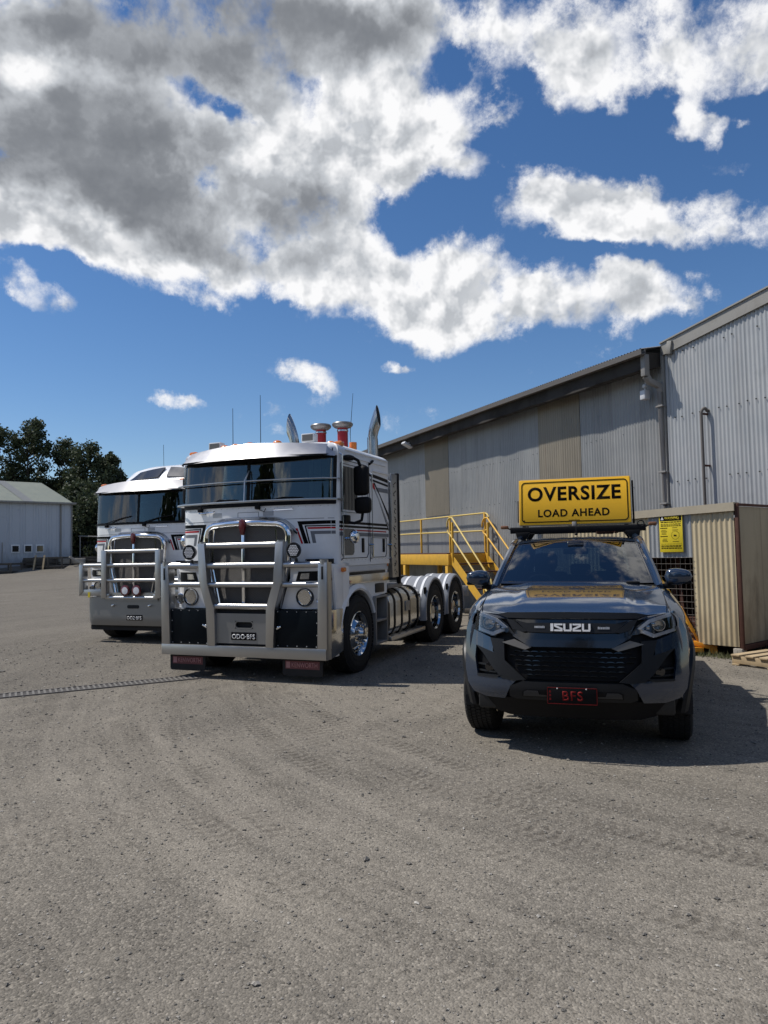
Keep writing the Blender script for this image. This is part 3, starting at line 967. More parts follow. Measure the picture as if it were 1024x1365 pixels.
m = MB(); m.box((.015, -.012, 1.17), (.05, .05, 2.06), .004); m.box((.6, -.012, .155), (1.16, .05, .07), .004); m.box((.6, -.012, 2.195), (1.18, .055, .035), .004)
m.build('corner_post', 'rust', cy_)
for fx, fy in ((.03, .04), (1.12, .04), (.05, 2.8)):
    m = MB(); m.box((fx, fy, .07), (.14, .13, .15), .01); m.build('foot', 'concrete', cy_)
m = MB(); m.box((.6, 1.45, .17), (1.14, 2.86, .03)); m.box((.6, 1.45, 2.1), (1.14, 2.88, .02)); m.box((.6, 2.9, 1.1), (1.16, .02, 1.9)); m.box((1.17, 1.5, 1.1), (.02, 2.8, 1.9))
m.box((.06, 1.36, .8), (.05, .05, 1.3)); m.box((.05, .665, .8), (.04, .03, 1.3))
m.build('inner_frame', 'rust', cy_)
m = MB()
u = .70
while u < 1.35:
    m.cyl((-.012, u, .3), (-.012, u, 1.45), .0028, seg=6); u += .078
z = .3
while z < 1.44:
    m.cyl((-.019, .66, z), (-.019, 1.37, z), .0028, seg=6); z += .095
m.build('wire_mesh', 'wire', cy_)
# things in the enclosure
m = MB()
for i in range(7): m.box((.25 + .1 * i, 1.0 + .17 * (i % 4), .85 + .02 * i), (.035, .05, 1.2), 0, (R(4 * (i % 3) - 4), R(6 * (i % 2)), .3 * i))
m.box((.5, 1.0, .35), (.5, .6, .35), .02)
tag(m.build('steel_offcuts', 'rust'), 'rusty steel lengths standing behind the wire mesh opening', 'scrap steel')
o = bpy.data.objects['steel_offcuts']; o.location = (5.03, 10.3, 0); o.rotation_euler = (0, 0, R(39))
m = MB(); m.cyl((.12, 1.30, 1.15), (.12, .76, .32), .028); m.cyl((.10, 1.30, 1.1), (.10, 1.3, .3), .02)
o = tag(m.build('yellow_bar', 'yellow'), 'yellow steel bar leaning inside the wire mesh opening', 'steel bar'); o.location = (5.03, 10.3, 0); o.rotation_euler = (0, 0, R(39))

# warning sign
ws = thing('warning_sign', 'yellow WARNING sign fixed on the cream and grey corrugated enclosure', 'sign', (5.03, 10.3, 0), -39)
cxs, czs = -.035, 1.812
m = MB(); m.box((cxs, .976, czs), (.006, .378, .575), .002); m.build('board', 'warn_yellow', ws)
m = MB(); m.box((cxs - .0045, .976, czs + .235), (.003, .352, .082)); m.build('header', 'letter_black', ws)
text('heading', 'WARNING', .235, .052, (cxs - .0062, .955, czs + .235), (0, -1, 0), (0, 0, 1), 'warn_yellow', ws, .001, .01)
m = MB(); m.prism([(1.135, czs + .208), (1.085, czs + .208), (1.11, czs + .262)], 'X', cxs - .0075, cxs - .006); m.build('alert_triangle', 'letter_white', ws)
m = MB()
def bar(y0, y1, z, h=.009): m.box((cxs - .0036, (y0 + y1) / 2, z), (.002, abs(y1 - y0), h))
rw = random.Random(2)
for z, h in ((czs + .172, .014), (czs + .145, .006), (czs + .130, .006), (czs + .113, .010), (czs - .190, .010), (czs - .206, .008), (czs - .228, .013), (czs - .163, .003)):
    y = 1.14
    while y > .82:
        w_ = rw.uniform(.015, .05); bar(y, max(.81, y - w_), z, h); y -= w_ + .008
for z, a, b in ((.082, 1.15, 1.03), (.052, 1.13, 1.05), (.03, 1.14, 1.04), (.01, 1.13, 1.05), (-.01, 1.13, 1.05), (-.045, 1.15, 1.03), (-.085, 1.11, 1.04), (-.105, 1.12, 1.04), (-.125, 1.12, 1.03), (.085, .95, .87), (.05, .95, .86), (-.125, .95, .85)):
    bar(a, b, czs + z, .011 if abs(z) in (.082, .045) else .006)
for i in range(20):
    a = 2 * PI * i / 20
    m.box((cxs - .0036, .905 + .062 * math.cos(a), czs - .03 + .062 * math.sin(a)), (.002, .010, .007), 0, (a, 0, 0))
m.prism([(.935, czs - .045), (.88, czs - .045), (.895, czs - .02), (.91, czs - .03), (.925, czs - .015)], 'X', cxs - .005, cxs - .003)
m.build('small_print', 'letter_black', ws)

# ------------------------------------------------------------------ yellow access platform
pf = thing('access_platform', 'yellow steel access platform with stairs and pipe handrails standing against the long warehouse', 'access platform', WLOC, WY)
pf.scale = (WK, WK, WK)
Y0, Y1, XF, XB, ZT = 5.93, 12.6, -1.22, -.16, 1.53
m = MB()
m.box((XF, (Y0 + Y1) / 2, ZT - .14), (.07, Y1 - Y0, .27), .006)
m.box((XB, (Y0 + Y1) / 2, ZT - .14), (.07, Y1 - Y0, .27), .006)
m.box(((XF + XB) / 2, Y0, ZT - .143), (XB - XF + .074, .07, .27), .006)
for y in (Y0 + .06, 8.4, 11): 
    m.box((XF + .02, y, (ZT - .3) / 2), (.13, .13, ZT - .28), .006)
    m.box((XB - .02, y, (ZT - .3) / 2), (.11, .11, ZT - .28), .006)
m.build('frame', 'yellow', pf)
m = MB(); m.box(((XF + XB) / 2, (Y0 + Y1) / 2 + .02, ZT + .008), (XB - XF + .06, Y1 - Y0 - .03, .025))
m.build('deck', M['rust'], pf)
for y, xx in ((6.0, XB), (7.8, XB), (9.55, XB), (11.6, XB)):
    m = MB(); m.box((xx, y, ZT + .5), (.045, .05, 1.02), .004); m.build('post', 'yellow', pf)
m = MB()
ar = [(XB, Y0 + .05 - .17 + .17 * math.cos(a) * 0 - .17 * math.sin(a) * 0, 0) for a in (0,)]
loop = [(XB, Y1, 2.53), (XB, 6.0, 2.52)] + [(XB, 6.0 - .22 * math.sin(a), 2.30 + .22 * math.cos(a)) for a in (R(30), R(60), R(90), R(120), R(150), R(180))] + [(XB, 6.0, 2.08), (XB, 7.8, 2.10), (XB, 9.5, 2.12), (XB, Y1, 2.13)]
m.tube(loop, .021, 10); m.build('handrail', 'pale_yellow', pf)
# stairs descending towards the camera (-y)
FY = 4.05
def stair_pt(t, dz=0): return (Y0 - .03 + (FY - Y0) * t, ZT - .02 + (0.0 - ZT + .02) * t + dz)
for sx in (XF + .04, XB - .06):
    m = MB()
    a, b = stair_pt(0), stair_pt(1)
    m.prism([(a[0], a[1] + .05), (a[0], a[1] - .22), (b[0] + .02, 0.01), (b[0] - .16, 0.01), (b[0] - .14, .12)], 'X', sx - .006, sx + .006)
    st = m.build('stringer', 'yellow', pf)
m = MB()
for i in range(1, 8):
    y, z = stair_pt(i / 8); m.box(((XF + XB) / 2, y - .02, z - .03), (XB - XF - .12, .22, .03))
m.build('treads', 'rust', pf)
for sx in (XF + .03, XB - .05):
    m = MB()
    T0 = stair_pt(0, .88); T1 = stair_pt(.95, .88)
    L0 = stair_pt(0, .48); L1 = stair_pt(.95, .48)
    mid_ = ((T0[0] + L0[0]) / 2, (T0[1] + L0[1]) / 2); rr = (T0[1] - L0[1]) / 2
    pts = [(sx, T1[0] - .05, T1[1] - .3), (sx, T1[0] - .04, T1[1] - .1), (sx, T1[0], T1[1])]
    pts += [(sx, T0[0] - .1, T0[1] + .0)]
    pts += [(sx, mid_[0] + rr * math.sin(a) * .75, mid_[1] + rr * math.cos(a)) for a in (R(0), R(30), R(60), R(90), R(120), R(150), R(180))]
    pts += [(sx, L1[0], L1[1])]
    m.tube(pts, .021, 10); m.build('stair_handrail', 'pale_yellow' if sx < -1 else 'yellow', pf)
    for t_ in (.06, .80):
        m = MB(); y, z = stair_pt(t_); m.box((sx, y, z + .40), (.045, .045, .92), .004); m.build('post', 'yellow', pf)

# timber stack below the stairs
def old_stack(name, label, loc, yaw, n, L_, cat='timber stack'):
    o = thing(name, label, cat, loc, yaw)
    r_ = random.Random(n)
    for i in range(n):
        m = MB()
        m.box((0, 0, 0), (L_ * r_.uniform(.75, 1), .13, .11), .006)
        b_ = m.build('beam', 'old_timber', o)
        b_.location = (r_.uniform(-.1, .1), -.3 + .16 * (i % 4), .06 + .115 * (i // 4)); b_.rotation_euler = (0, 0, r_.uniform(-.1, .1))
    return o
old_stack('timber_stack', 'dark weathered timber beams stacked under the yellow platform stairs', (2.75, 17.0, 0), 20, 12, 1.6)

# weeds along the foot of the enclosure
V = []; Fc = []
r_ = random.Random(8)
for i in range(900):
    side = r_.random() < .7
    lx, ly = (r_.gauss(-.05, .07), r_.uniform(.0, 1.3)) if side else (r_.uniform(.1, 1.2), r_.gauss(-.05, .06))
    a = R(39); wx_, wy_ = 5.03 + lx * math.cos(a) - ly * math.sin(a), 10.3 + lx * math.sin(a) + ly * math.cos(a)
    h = r_.uniform(.02, .09) * (1.6 if r_.random() < .1 else 1); b0 = len(V); t_ = r_.random() * 6.28
    dx, dy = math.cos(t_) * .006, math.sin(t_) * .006; ox, oy = r_.gauss(0, .025), r_.gauss(0, .025)
    V += [(wx_ - dx, wy_ - dy, 0), (wx_ + dx, wy_ + dy, 0), (wx_ + ox, wy_ + oy, h)]; Fc.append((b0, b0 + 1, b0 + 2))
me = bpy.data.meshes.new('weeds'); me.from_pydata(V, [], Fc)
M['weed'] = simple('dry_weeds', (.14, .145, .06), .8)
me.materials.append(M['weed'])
tag(link('weeds', me), 'thin dry weeds along the foot of the cream enclosure', 'weeds', kind='stuff')

# ------------------------------------------------------------------ far shed on the left
fs = thing('grey_shed', 'pale grey clad shed with olive roof and three small windows at the far left', 'shed', (-26.05, 60, 1.19), -43)
SW, SE, SH = 24.0, 4.92, 2.40     # width, eave height, ridge rise
m = MB()
def pr(u):   # ribbed cladding profile
    f = (u / .20) % 1
    return -.025 if f < .22 else 0
n = int(SW / .05); rows = []
for i in range(n + 1):
    u = -SW + SW * i / n
    rows.append([m.bm.verts.new((u, pr(-u), -.9)), m.bm.verts.new((u, pr(-u), SE))])
for i in range(n): m.bm.faces.new((rows[i][0], rows[i + 1][0], rows[i + 1][1], rows[i][1]))
m.build('wall', 'cladding', fs, smooth=False)
m = MB(); m.prism([(0.05, -1), (0.05, SE), (8, SE + SH - .05), (16, SE), (16, -1)], 'X', -SW, 0.0); tag(m.build('wall', 'cladding', fs), 'end walls and rear of the shed')
m = MB()
for a, b in (((-.25, SE - .02), (8, SE + SH)), ((16.25, SE - .02), (8, SE + SH))):
    # hipped right-hand end as in the photo
    rows = []
    n = 60
    for i in range(n + 1):
        u = -SW + (SW - 2.6 if False else SW + .1) * i / n
        rows.append((u, a, b))
    for i in range(n):
        for_u = [rows[i][0], rows[i + 1][0]]
        q = [m.bm.verts.new((for_u[0], a[0], a[1])), m.bm.verts.new((for_u[1], a[0], a[1])), m.bm.verts.new((for_u[1], b[0], b[1])), m.bm.verts.new((for_u[0], b[0], b[1]))]
        m.bm.faces.new(q)
bmesh.ops.remove_doubles(m.bm, verts=m.bm.verts[:], dist=.001)
m.build('roof', 'green_roof', fs, recalc=False, smooth=False)
m = MB()
for k in range(3):
    u = -3.74 - k * 6.5
    m.bm.faces.new([m.bm.verts.new(p) for p in ((u, -.26, SE + .0), (u + .76, -.26, SE + .0), (u + .76, 7.9, SE + SH + .01), (u, 7.9, SE + SH + .01))])
M['skylight'] = simple('grey_skylight_sheet', (.16, .165, .16), .4)
m.build('skylight', 'skylight', fs, recalc=False)
m = MB(); m.box((-SW / 2, -.30, SE - .02), (SW + .5, .14, .16), .01); m.build('gutter', M['galv'], fs)
m = MB(); m.cyl((-.91, -.07, 0), (-.91, -.07, SE), .06, seg=8); m.cyl((-.03, -.06, 0), (-.03, -.06, SE), .05, seg=8); m.build('downpipe', 'galv', fs)
for cx in (-4.35, -3.41, -2.52):
    m = MB(); m.box((cx, -.03, 1.19), (.64, .08, .68), .01); w_ = m.build('window', 'white_dull', fs)
    m = MB(); m.box((cx, -.055, 1.19), (.46, .05, .46)); m.build('pane', 'black_gloss', w_)
m = MB(); m.cyl((-5.3, -.05, 0), (-5.3, -.05, 1.7), .03, seg=8); m.build('pipe', 'galv', fs)

# timber and scrap in front of the shed
def crate(name, label, loc, w, h, d, mm='old_timber', yaw=0):
    o = thing(name, label, 'crate', loc, yaw)
    for z in (0.08, h - .08):
        for sy in (-1, 1):
            m = MB(); m.box((0, sy * d / 2, z), (w, .06, .14), .01); m.build('rail', mm, o)
    for x in (-w / 2, 0, w / 2):
        for sy in (-1, 1):
            m = MB(); m.box((x, sy * (d / 2 + .04), h / 2), (.12, .05, h), .01); m.build('upright', mm, o)
    m = MB()
    for k in range(8): m.box((-w / 2 + w * (k + .5) / 8, 0, .12), (w / 8 - .05, d, .05))
    m.build('base_boards', mm, o)
    return o
crate('timber_crate', 'low olive timber crate lying at the far left edge of the yard', (-28.9, 54.6, gz(0, 54.6) - .05), 2.0, .75, 1.5)
crate('timber_crate', 'dark timber frame crate leaning among scrap beside the far shed', (-26.0, 56.4, gz(0, 56.4) - .05), 2.2, .85, 1.4)
old_stack('timber_stack', 'stack of dark sleepers in front of the far shed windows', (-26.9, 57.1, gz(0, 57.1) - .05), -30, 24, 3.4)
old_stack('timber_stack', 'broken dark timber heap at the right corner of the far shed', (-24.3, 58.4, gz(0, 58) - .05), 8, 18, 3.4)
for (x, l, a) in ((-27.0, 'pale plank leaning against the dark sleeper stack, left one', .10), (-26.3, 'pale plank leaning against the dark sleeper stack, right one', .03)):
    m = MB(); m.box((0, 0, .55), (.13, .05, 1.15), 0, (R(-14), 0, a * -1.5)); o = tag(m.build('plank', 'timber'), l, 'plank'); o.location = (x, 55.6, gz(0, 55.6) - .03)
m = MB(); m.box((0, 0, .3), (1.5, .22, .16), .02, (0, R(32), .5)); o = tag(m.build('concrete_post', 'concrete'), 'pale concrete post fallen beside the far shed corner', 'post'); o.location = (-24.2, 56.9, gz(0, 56.9) + .0)
m = MB(); m.box((0, 0, .22), (2.3, 1.4, .42), .05); o = tag(m.build('concrete_slab', 'concrete'), 'grey concrete slab lying by the far shed corner', 'slab'); o.location = (-25.2, 58.0, gz(0, 58) - .02)
# fence and flatbed beyond
fn = thing('rail_fence', 'dark mesh fence with a pale top rail between the far shed and the white trucks', 'fence', (-26.0, 61, 1.2))
m = MB(); m.cyl((0.1, 0, 2.20), (9.5, 0, 1.80), .05, seg=8); m.build('top_rail', 'galv', fn)
for i in range(5):
    m = MB(); m.cyl((.2 + i * 2.2, .05, 0), (.2 + i * 2.2, .05, 2.2 - i * .09), .05, seg=8); m.build('post', 'galv', fn)
m = MB()
for i in range(32): m.box((.2 + i * .3, .05, .95), (.02, .02, 1.6))
for z in (.3, .8, 1.3, 1.7): m.box((4.8, .06, z), (9.2, .02, .03))
m.build('mesh', 'chassis', fn)
cb = thing('trailer', 'dark low trailer parked beyond the rail fence', 'trailer', (-22.6, 64.5, 1.2), 0)
m = MB(); m.box((0, 0, 1.0), (6, 2.2, .3), .03); m.build('deck', 'chassis', cb)
m = MB(); m.box((-2.6, 0, 1.6), (.15, 2.2, 1.1), .02); m.build('headboard', 'satin_grey', cb)
for x in (-1.6, -.4, 1.4):
    m = MB(); m.lathe([(.2, -.15), (.5, -.13), (.52, 0), (.5, .13), (.2, .15)], (x, -1.0, .5), 'Y', 20); m.build('wheel', 'rubber', cb)


# ------------------------------------------------------------------ trees
def foliage_mat(name, a, b):
    t = NT(name)
    gi = t.n.new('ShaderNodeNewGeometry')
    t.pr(Base_Color=t.mix(gi.outputs['Random Per Island'], a, b), Roughness=.6, Specular_IOR_Level=.2)
    # thin leaves let a little light through
    tl = t.n.new('ShaderNodeBsdfTranslucent'); tl.inputs[0].default_value = (*[x * 1.1 for x in b], 1)
    mx = t.n.new('ShaderNodeMixShader'); mx.inputs[0].default_value = .18
    t.l.new(t.b.outputs[0], mx.inputs[1]); t.l.new(tl.outputs[0], mx.inputs[2]); t.l.new(mx.outputs[0], t.o.inputs['Surface'])
    return t.m


M['leaf'] = foliage_mat('casuarina_foliage', (.020, .030, .016), (.080, .100, .052))
M['bark'] = simple('bark', (.06, .05, .04), .9, dirt=.4)


def tree(label, loc, H, rad, seed, base=.25, ncl=70, leaves=95, lean=0.0):
    r_ = random.Random(seed)
    H -= 1.5
    o = thing('casuarina_tree', label, 'tree', loc, 0, 'dark trees behind the far shed')
    tk = MB()
    tp = Vector((lean * H, 0, H * .86))
    tk.tube([(0, 0, -.3), (lean * H * .2, .1, H * .3), (lean * H * .6, -.1, H * .6), tp], [H * .022, H * .017, H * .010, H * .003], 8)
    clumps = []
    for i in range(ncl):
        z = H * (base + (1 - base) * r_.random() ** .85)
        f = (z / H - base) / (1 - base)
        rr = rad * (max(0, math.sin(PI * min(1, .16 + f * .80))) ** .5) * r_.uniform(.2, 1.05)
        a = r_.random() * 2 * PI
        c = Vector((lean * z + rr * math.cos(a), rr * math.sin(a), z))
        clumps.append((c, rad * r_.uniform(.16, .34)))
        if i % 2 == 0:
            st = Vector((lean * z * .9, 0, max(H * .15, z - rr * 1.0)))
            md = st.lerp(c, .5) + Vector((0, 0, -.3))
            tk.tube([st, md, c], [H * .0055, H * .004, H * .0015], 5)
    tk.build('trunk', 'bark', o)
    V = []; Fc = []
    for (c, cr) in clumps:
        for k in range(leaves):
            d = Vector((r_.gauss(0, 1), r_.gauss(0, 1), r_.gauss(0, .9)))
            d.normalize(); p = c + d * cr * r_.random() ** .5
            # drooping needle sprays: small narrow triangles/quads
            L_ = r_.uniform(.20, .42); W_ = r_.uniform(.09, .17)
            dr = Vector((r_.uniform(-.7, .7), r_.uniform(-.7, .7), r_.uniform(-1.0, .5))).normalized()
            sd = dr.cross(Vector((r_.uniform(-1, 1), r_.uniform(-1, 1), r_.uniform(-1, 1)))).normalized()
            b0 = len(V)
            V += [tuple(p - sd * W_ * .5), tuple(p + dr * L_ * .5 - sd * W_), tuple(p + dr * L_), tuple(p + dr * L_ * .45 + sd * W_)]
            Fc.append((b0, b0 + 1, b0 + 2, b0 + 3))
    me = bpy.data.meshes.new('crown'); me.from_pydata(V, [], Fc); me.materials.append(M['leaf'])
    link('crown', me, o)
    return o


def tx(px, Y): return (px - 512) / 960 * Y
TZ = 1.15
tree('tall dark tree cut by the left edge of the picture', (tx(-14, 84), 84, TZ), 17.2, 3.6, 11, .2, 80)
tree('tall rounded dark tree rising behind the far shed roof', (tx(36, 86), 86, TZ), 18.3, 3.1, 12, .25, 95)
tree('slender open dark tree right of the tall rounded one', (tx(86, 88), 88, TZ), 16.3, 2.6, 13, .2, 75)
tree('bushy dark tree between the open one and the rightmost one', (tx(116, 83), 83, TZ), 14.7, 3.1, 14, .12, 100)
tree('rightmost dark tree, right behind the white truck visor', (tx(146, 86), 86, TZ), 14.0, 2.3, 15, .1, 100, lean=-.01)
tree('low dark tree just behind the ridge of the far shed', (tx(66, 92), 92, TZ), 11.5, 3.8, 16, .05, 90)
tree('short wide dark tree half hidden by the visor of the farther truck', (tx(168, 80), 80, TZ), 9.5, 2.4, 17, .05, 80)
tree('low dark tree behind the left end of the far shed', (tx(14, 90), 90, TZ), 12, 4.2, 18, .05, 90)
tree('low dark tree filling the gap right of the far shed', (tx(108, 76), 76, TZ), 9.5, 3.4, 19, .0, 150)
tree('low dark tree beyond the rail fence', (tx(138, 74), 74, TZ), 8.0, 3.6, 20, .0, 150)

# trees added out of view behind the camera, to block horizon glow and darken reflections
V = []; Fc = []
r_ = random.Random(77)
for i in range(9000):
    a = R(188) + R(164) * r_.random()
    rr = r_.uniform(26, 36)
    c = Vector((rr * math.cos(a), rr * math.sin(a), 11 * r_.random() ** .8 * (.72 + .28 * math.sin(a * 9) + .1 * math.sin(a * 23))))
    d1_ = Vector((r_.gauss(0, 1), r_.gauss(0, 1), r_.gauss(0, 1))).normalized(); d2_ = d1_.cross(Vector((r_.gauss(0, 1), r_.gauss(0, 1), r_.gauss(0, 1)))).normalized()
    b0 = len(V); s1 = r_.uniform(.5, 1.0)
    V += [tuple(c + d1_ * s1), tuple(c + d2_ * s1 * .6), tuple(c - d1_ * s1), tuple(c - d2_ * s1 * .6)]; Fc.append((b0, b0 + 1, b0 + 2, b0 + 3))
me = bpy.data.meshes.new('added_tree_belt'); me.from_pydata(V, [], Fc); me.materials.append(M['leaf'])
tag(link('added_tree_belt', me), 'unseen dark tree belt added behind the camera to be mirrored in the polished metal', 'tree belt', kind='stuff')

# ------------------------------------------------------------------ pallet and yellow jack on the right
pl = thing('timber_pallet', 'pale timber pallet lying at the right edge beside the cream enclosure', 'pallet', (5.42, 9.62, 0), -30)
m = MB()
for i in range(6): m.box((0, -.5 + .2 * i, .135), (1.15, .12, .022), .003)
m.build('top_boards', 'timber', pl)
for x in (-.53, 0, .53):
    m = MB(); m.box((x, 0, .075), (.045, 1.12, .095), .003); m.build('bearer', 'timber', pl)
m = MB()
for y in (-.5, 0, .5): m.box((0, y, .014), (1.15, .1, .022), .003)
m.build('bottom_boards', 'timber', pl)
m = MB(); m.box((0, 0, .42), (.035, .07, .62), .004, (R(0), R(-24), 0)); m.box((.17, 0, .14), (.36, .11, .07), .01, (0, R(12), 0)); m.box((.0, -.12, .09), (.34, .08, .07), .01, (0, R(6), .5)); m.box((-.12, 0, .25), (.3, .09, .12), .02, (0, R(30), 0))
m.cyl((.30, -.07, .07), (.30, .07, .07), .05)
M['orange_yellow'] = simple('orange_yellow_paint', (.72, .30, .02), .4, dirt=.25, dcol=(.3, .15, .04))
yj = tag(m.build('trolley_jack', 'orange_yellow'), 'orange yellow steel stand folded on the ground between the ute and the cream enclosure', 'jack stand')
yj.location = (4.55, 10.85, 0); yj.rotation_euler = (0, 0, R(-20))

# ------------------------------------------------------------------ grey ute
ute = thing('ute', 'dark grey dual cab ute with black grille and OVERSIZE sign on its roof', 'ute', (1.666, 6.425, 0), 16.7)


def uS(x, z):
    zz = max(0, z - .55)
    return -0.90 + .22 * zz ** 1.3 + .36 * (abs(x) / .93) ** 3.2 + (max(0, .50 - z) * .5)


def uF(x, z, d=0):       # front surface, d outward
    k = .97 * (abs(x) / .93) ** 2 * .6
    n = Vector((k if x > 0 else -k, -1, .18)).normalized()
    return Vector((x, uS(x, z), z)) + n * d


def usym(name, mm, poly, d0, d1, step=(.05, .05), parent=ute, both=True, **k):
    m = MB(); m.panel(poly, uF, d0, d1, step)
    o = m.build(name, mm, parent, **k)
    if both:
        m = MB(); m.panel(mirror(poly), uF, d0, d1, step)
        return o, m.build(name, mm, parent, **k)
    return o


# --- body shell: hood, wings, sides, cab pillars, tub
def wx(y):   # half width at shoulder along the car
    if y < -.25: return .918 - .085 * ((-.25 - y) / .35) ** 2
    if y < 3.6: return .918
    return .918 - .03 * (y - 3.6)


def hoodz(x, y):
    tt = min(1.1, max(0, (y + .74) / 1.2))
    c = 1.108 + .182 * (1 - (1 - tt) ** 2) if tt < 1 else 1.29
    a = abs(x)
    z = c - .035 * (a / .75) ** 4
    z += .012 * sst(.50, .42, a) * sst(-.72, -.4, y)       # raised centre
    return z


m = MB()
NU, NV = 41, 18
def hood(u, v):
    s = u * 2 - 1
    hw = .735 + .0 * v
    x = s * hw
    yf = uS(x, 1.10) + .015
    yr = .52 - .13 * (x / .74) ** 2
    y = yf + (yr - yf) * v
    z = hoodz(x, y)
    if v < .06: z -= .012
    return (x, y, z)
gv = m.grid(hood, NU, NV)
# front lip folded down
for i in range(NU - 1):
    a, b = gv[i][0], gv[i + 1][0]
    c = m.bm.verts.new(Vector(b.co) + Vector((0, .012, -.035))); d = m.bm.verts.new(Vector(a.co) + Vector((0, .012, -.035)))
    m.bm.faces.new((a, b, c, d))
bmesh.ops.remove_doubles(m.bm, verts=m.bm.verts[:], dist=.0005)
bn = m.build('bonnet', 'ute', ute, sharp=28)

# front wings + sides as one skin per side (arch openings cut in the outline)
def sideX(y, z):
    base = wx(y)
    t = (z - .80)
    x = base - .055 * max(0, t / .28) ** 2 - .05 * max(0, -t / .45) ** 2
    return x
def sS(sg):
    return lambda y, z, d: Vector((sg * (sideX(y, z) + d), y, z))
def arch(cy, r, z0, n=14, zc=.39):
    a0 = math.asin(min(1, (zc - z0) / r)) if zc > z0 else 0
    return [(cy - r * math.cos(a), zc + r * math.sin(a)) for a in [-a0 + (PI + 2 * a0) * i / n for i in range(n + 1)]]
WB = 3.125
lower = [(-.62, .56), (-.60, .46)] + [] + arch(0, .47, .40) + [(2.62, .36)] + arch(WB, .46, .40) + [(4.30, .50), (4.32, 1.02), (3.95, 1.06), (2.45, 1.06), (.52, 1.06), (-.1, 1.02), (-.62, 1.0)]
lower = [p for p in lower]
for sg in (-1, 1):
    m = MB(); m.panel(lower[::-1], sS(sg), 0, -.02, (.12, .08)); m.build('side_panel', 'ute', ute)
    # wing top between bonnet edge and side
    m = MB()
    def wing(u, v, sg=sg):
        y = -.62 + (.62 + .62) * v
        xo = sideX(y, 1.0)
        xi = .738
        yi = y if y > uS(.738, 1.1) else uS(.738, 1.1)
        zi = hoodz(.735, yi) - .004
        a = u * PI / 2
        x = xi + (xo - xi) * math.sin(a)
        z = 1.0 + (zi - 1.0) * math.cos(a) ** .8 if u < 1 else 1.0
        return (sg * x, yi + (y - yi) * u, z)
    m.grid(wing, 9, 20); m.build('wing', 'ute', ute)
    # black wheel arch flares
    for cy in (0, WB):
        m = MB()
        rings = []
        for i in range(25):
            a = R(-8) + (PI + R(16)) * i / 24
            r0, r1 = .455, .515
            def q(r, dx): 
                yy, zz = cy - r * math.cos(a), .39 + r * math.sin(a)
                return Vector((sg * (sideX(yy, min(.95, zz)) + dx), yy, zz))
            rings.append([q(r0, -.10), q(r0, .026), q(r0 + .02, .034), q(r1, .018), q(r1 + .006, -.01)])
        m.ring_tube(rings, caps=False); m.build('wheel_arch_flare', 'satin_grey', ute)
        m = MB()
        rings = []
        for i in range(19):
            a = R(-12) + (PI + R(24)) * i / 18
            rings.append([Vector((sg * .90, cy - .455 * math.cos(a), .39 + .455 * math.sin(a))), Vector((sg * .56, cy - .455 * math.cos(a), .39 + .455 * math.sin(a)))])
        for i in range(18):
            a_, b_ = rings[i], rings[i + 1]
            m.bm.faces.new([m.bm.verts.new(p) for p in (a_[0], a_[1], b_[1], b_[0])])
        m.build('wheel_liner', M['dark'], ute)
    m = MB(); m.box((sg * .86, 1.56, .40), (.14, 1.9, .05), .02); m.build('side_step', 'black', ute)
m = MB(); m.box((0, 1.6, .42), (1.5, 4.6, .18), .02); m.box((0, -.55, .42), (1.1, .3, .16), .02); m.cyl((-.7, 0, .39), (.7, 0, .39), .06); m.cyl((-.7, WB, .39), (.7, WB, .39), .07); m.sphere((0.1, WB, .39), .16)
m.box((0, -.45, .30), (.9, .5, .03), .01)
m.build('chassis', 'chassis', ute)

# --- cab upper structure
def cabx(y, z):   # half width of glasshouse
    return .77 - .36 * (z - 1.12) + (-.02 if z > 1.70 else 0)
WBx, WBy, WBz = .72, .44, 1.285     # windscreen base corner
WTx, WTy, WTz = .615, 1.20, 1.672
def wind(u, v, d=0):     # u -1..1 across, v 0..1 up
    hw = WBx + (WTx - WBx) * v
    yc = -.13 * (1 - u * u) * (1 - .35 * v)
    y = WBy + (WTy - WBy) * v + yc + .02 * math.sin(PI * v) * -1
    z = WBz + (WTz - WBz) * v + .028 * (1 - u * u) * v
    return Vector((u * hw, y, z)) + Vector((0, -.45, .89)) * d
m = MB(); m.grid(lambda a, b: wind(a * 2 - 1, b), 21, 9); m.build('windscreen', 'glass_ute', ute)
m = MB()      # black frit around windscreen
for (u0, u1, v0, v1) in ((-1, 1, 0, .055), (-1, 1, .945, 1), (-1, -.95, 0, 1), (.95, 1, 0, 1)):
    m.grid(lambda a, b: wind(u0 + (u1 - u0) * a, v0 + (v1 - v0) * b, .002), 21 if u1 - u0 > 1 else 2, 2 if u1 - u0 > 1 else 9)
m.box((0, 1.02, 1.655), (.16, .05, .05), .01, (R(-27), 0, 0))
m.build('windscreen_border', 'black_gloss', ute)
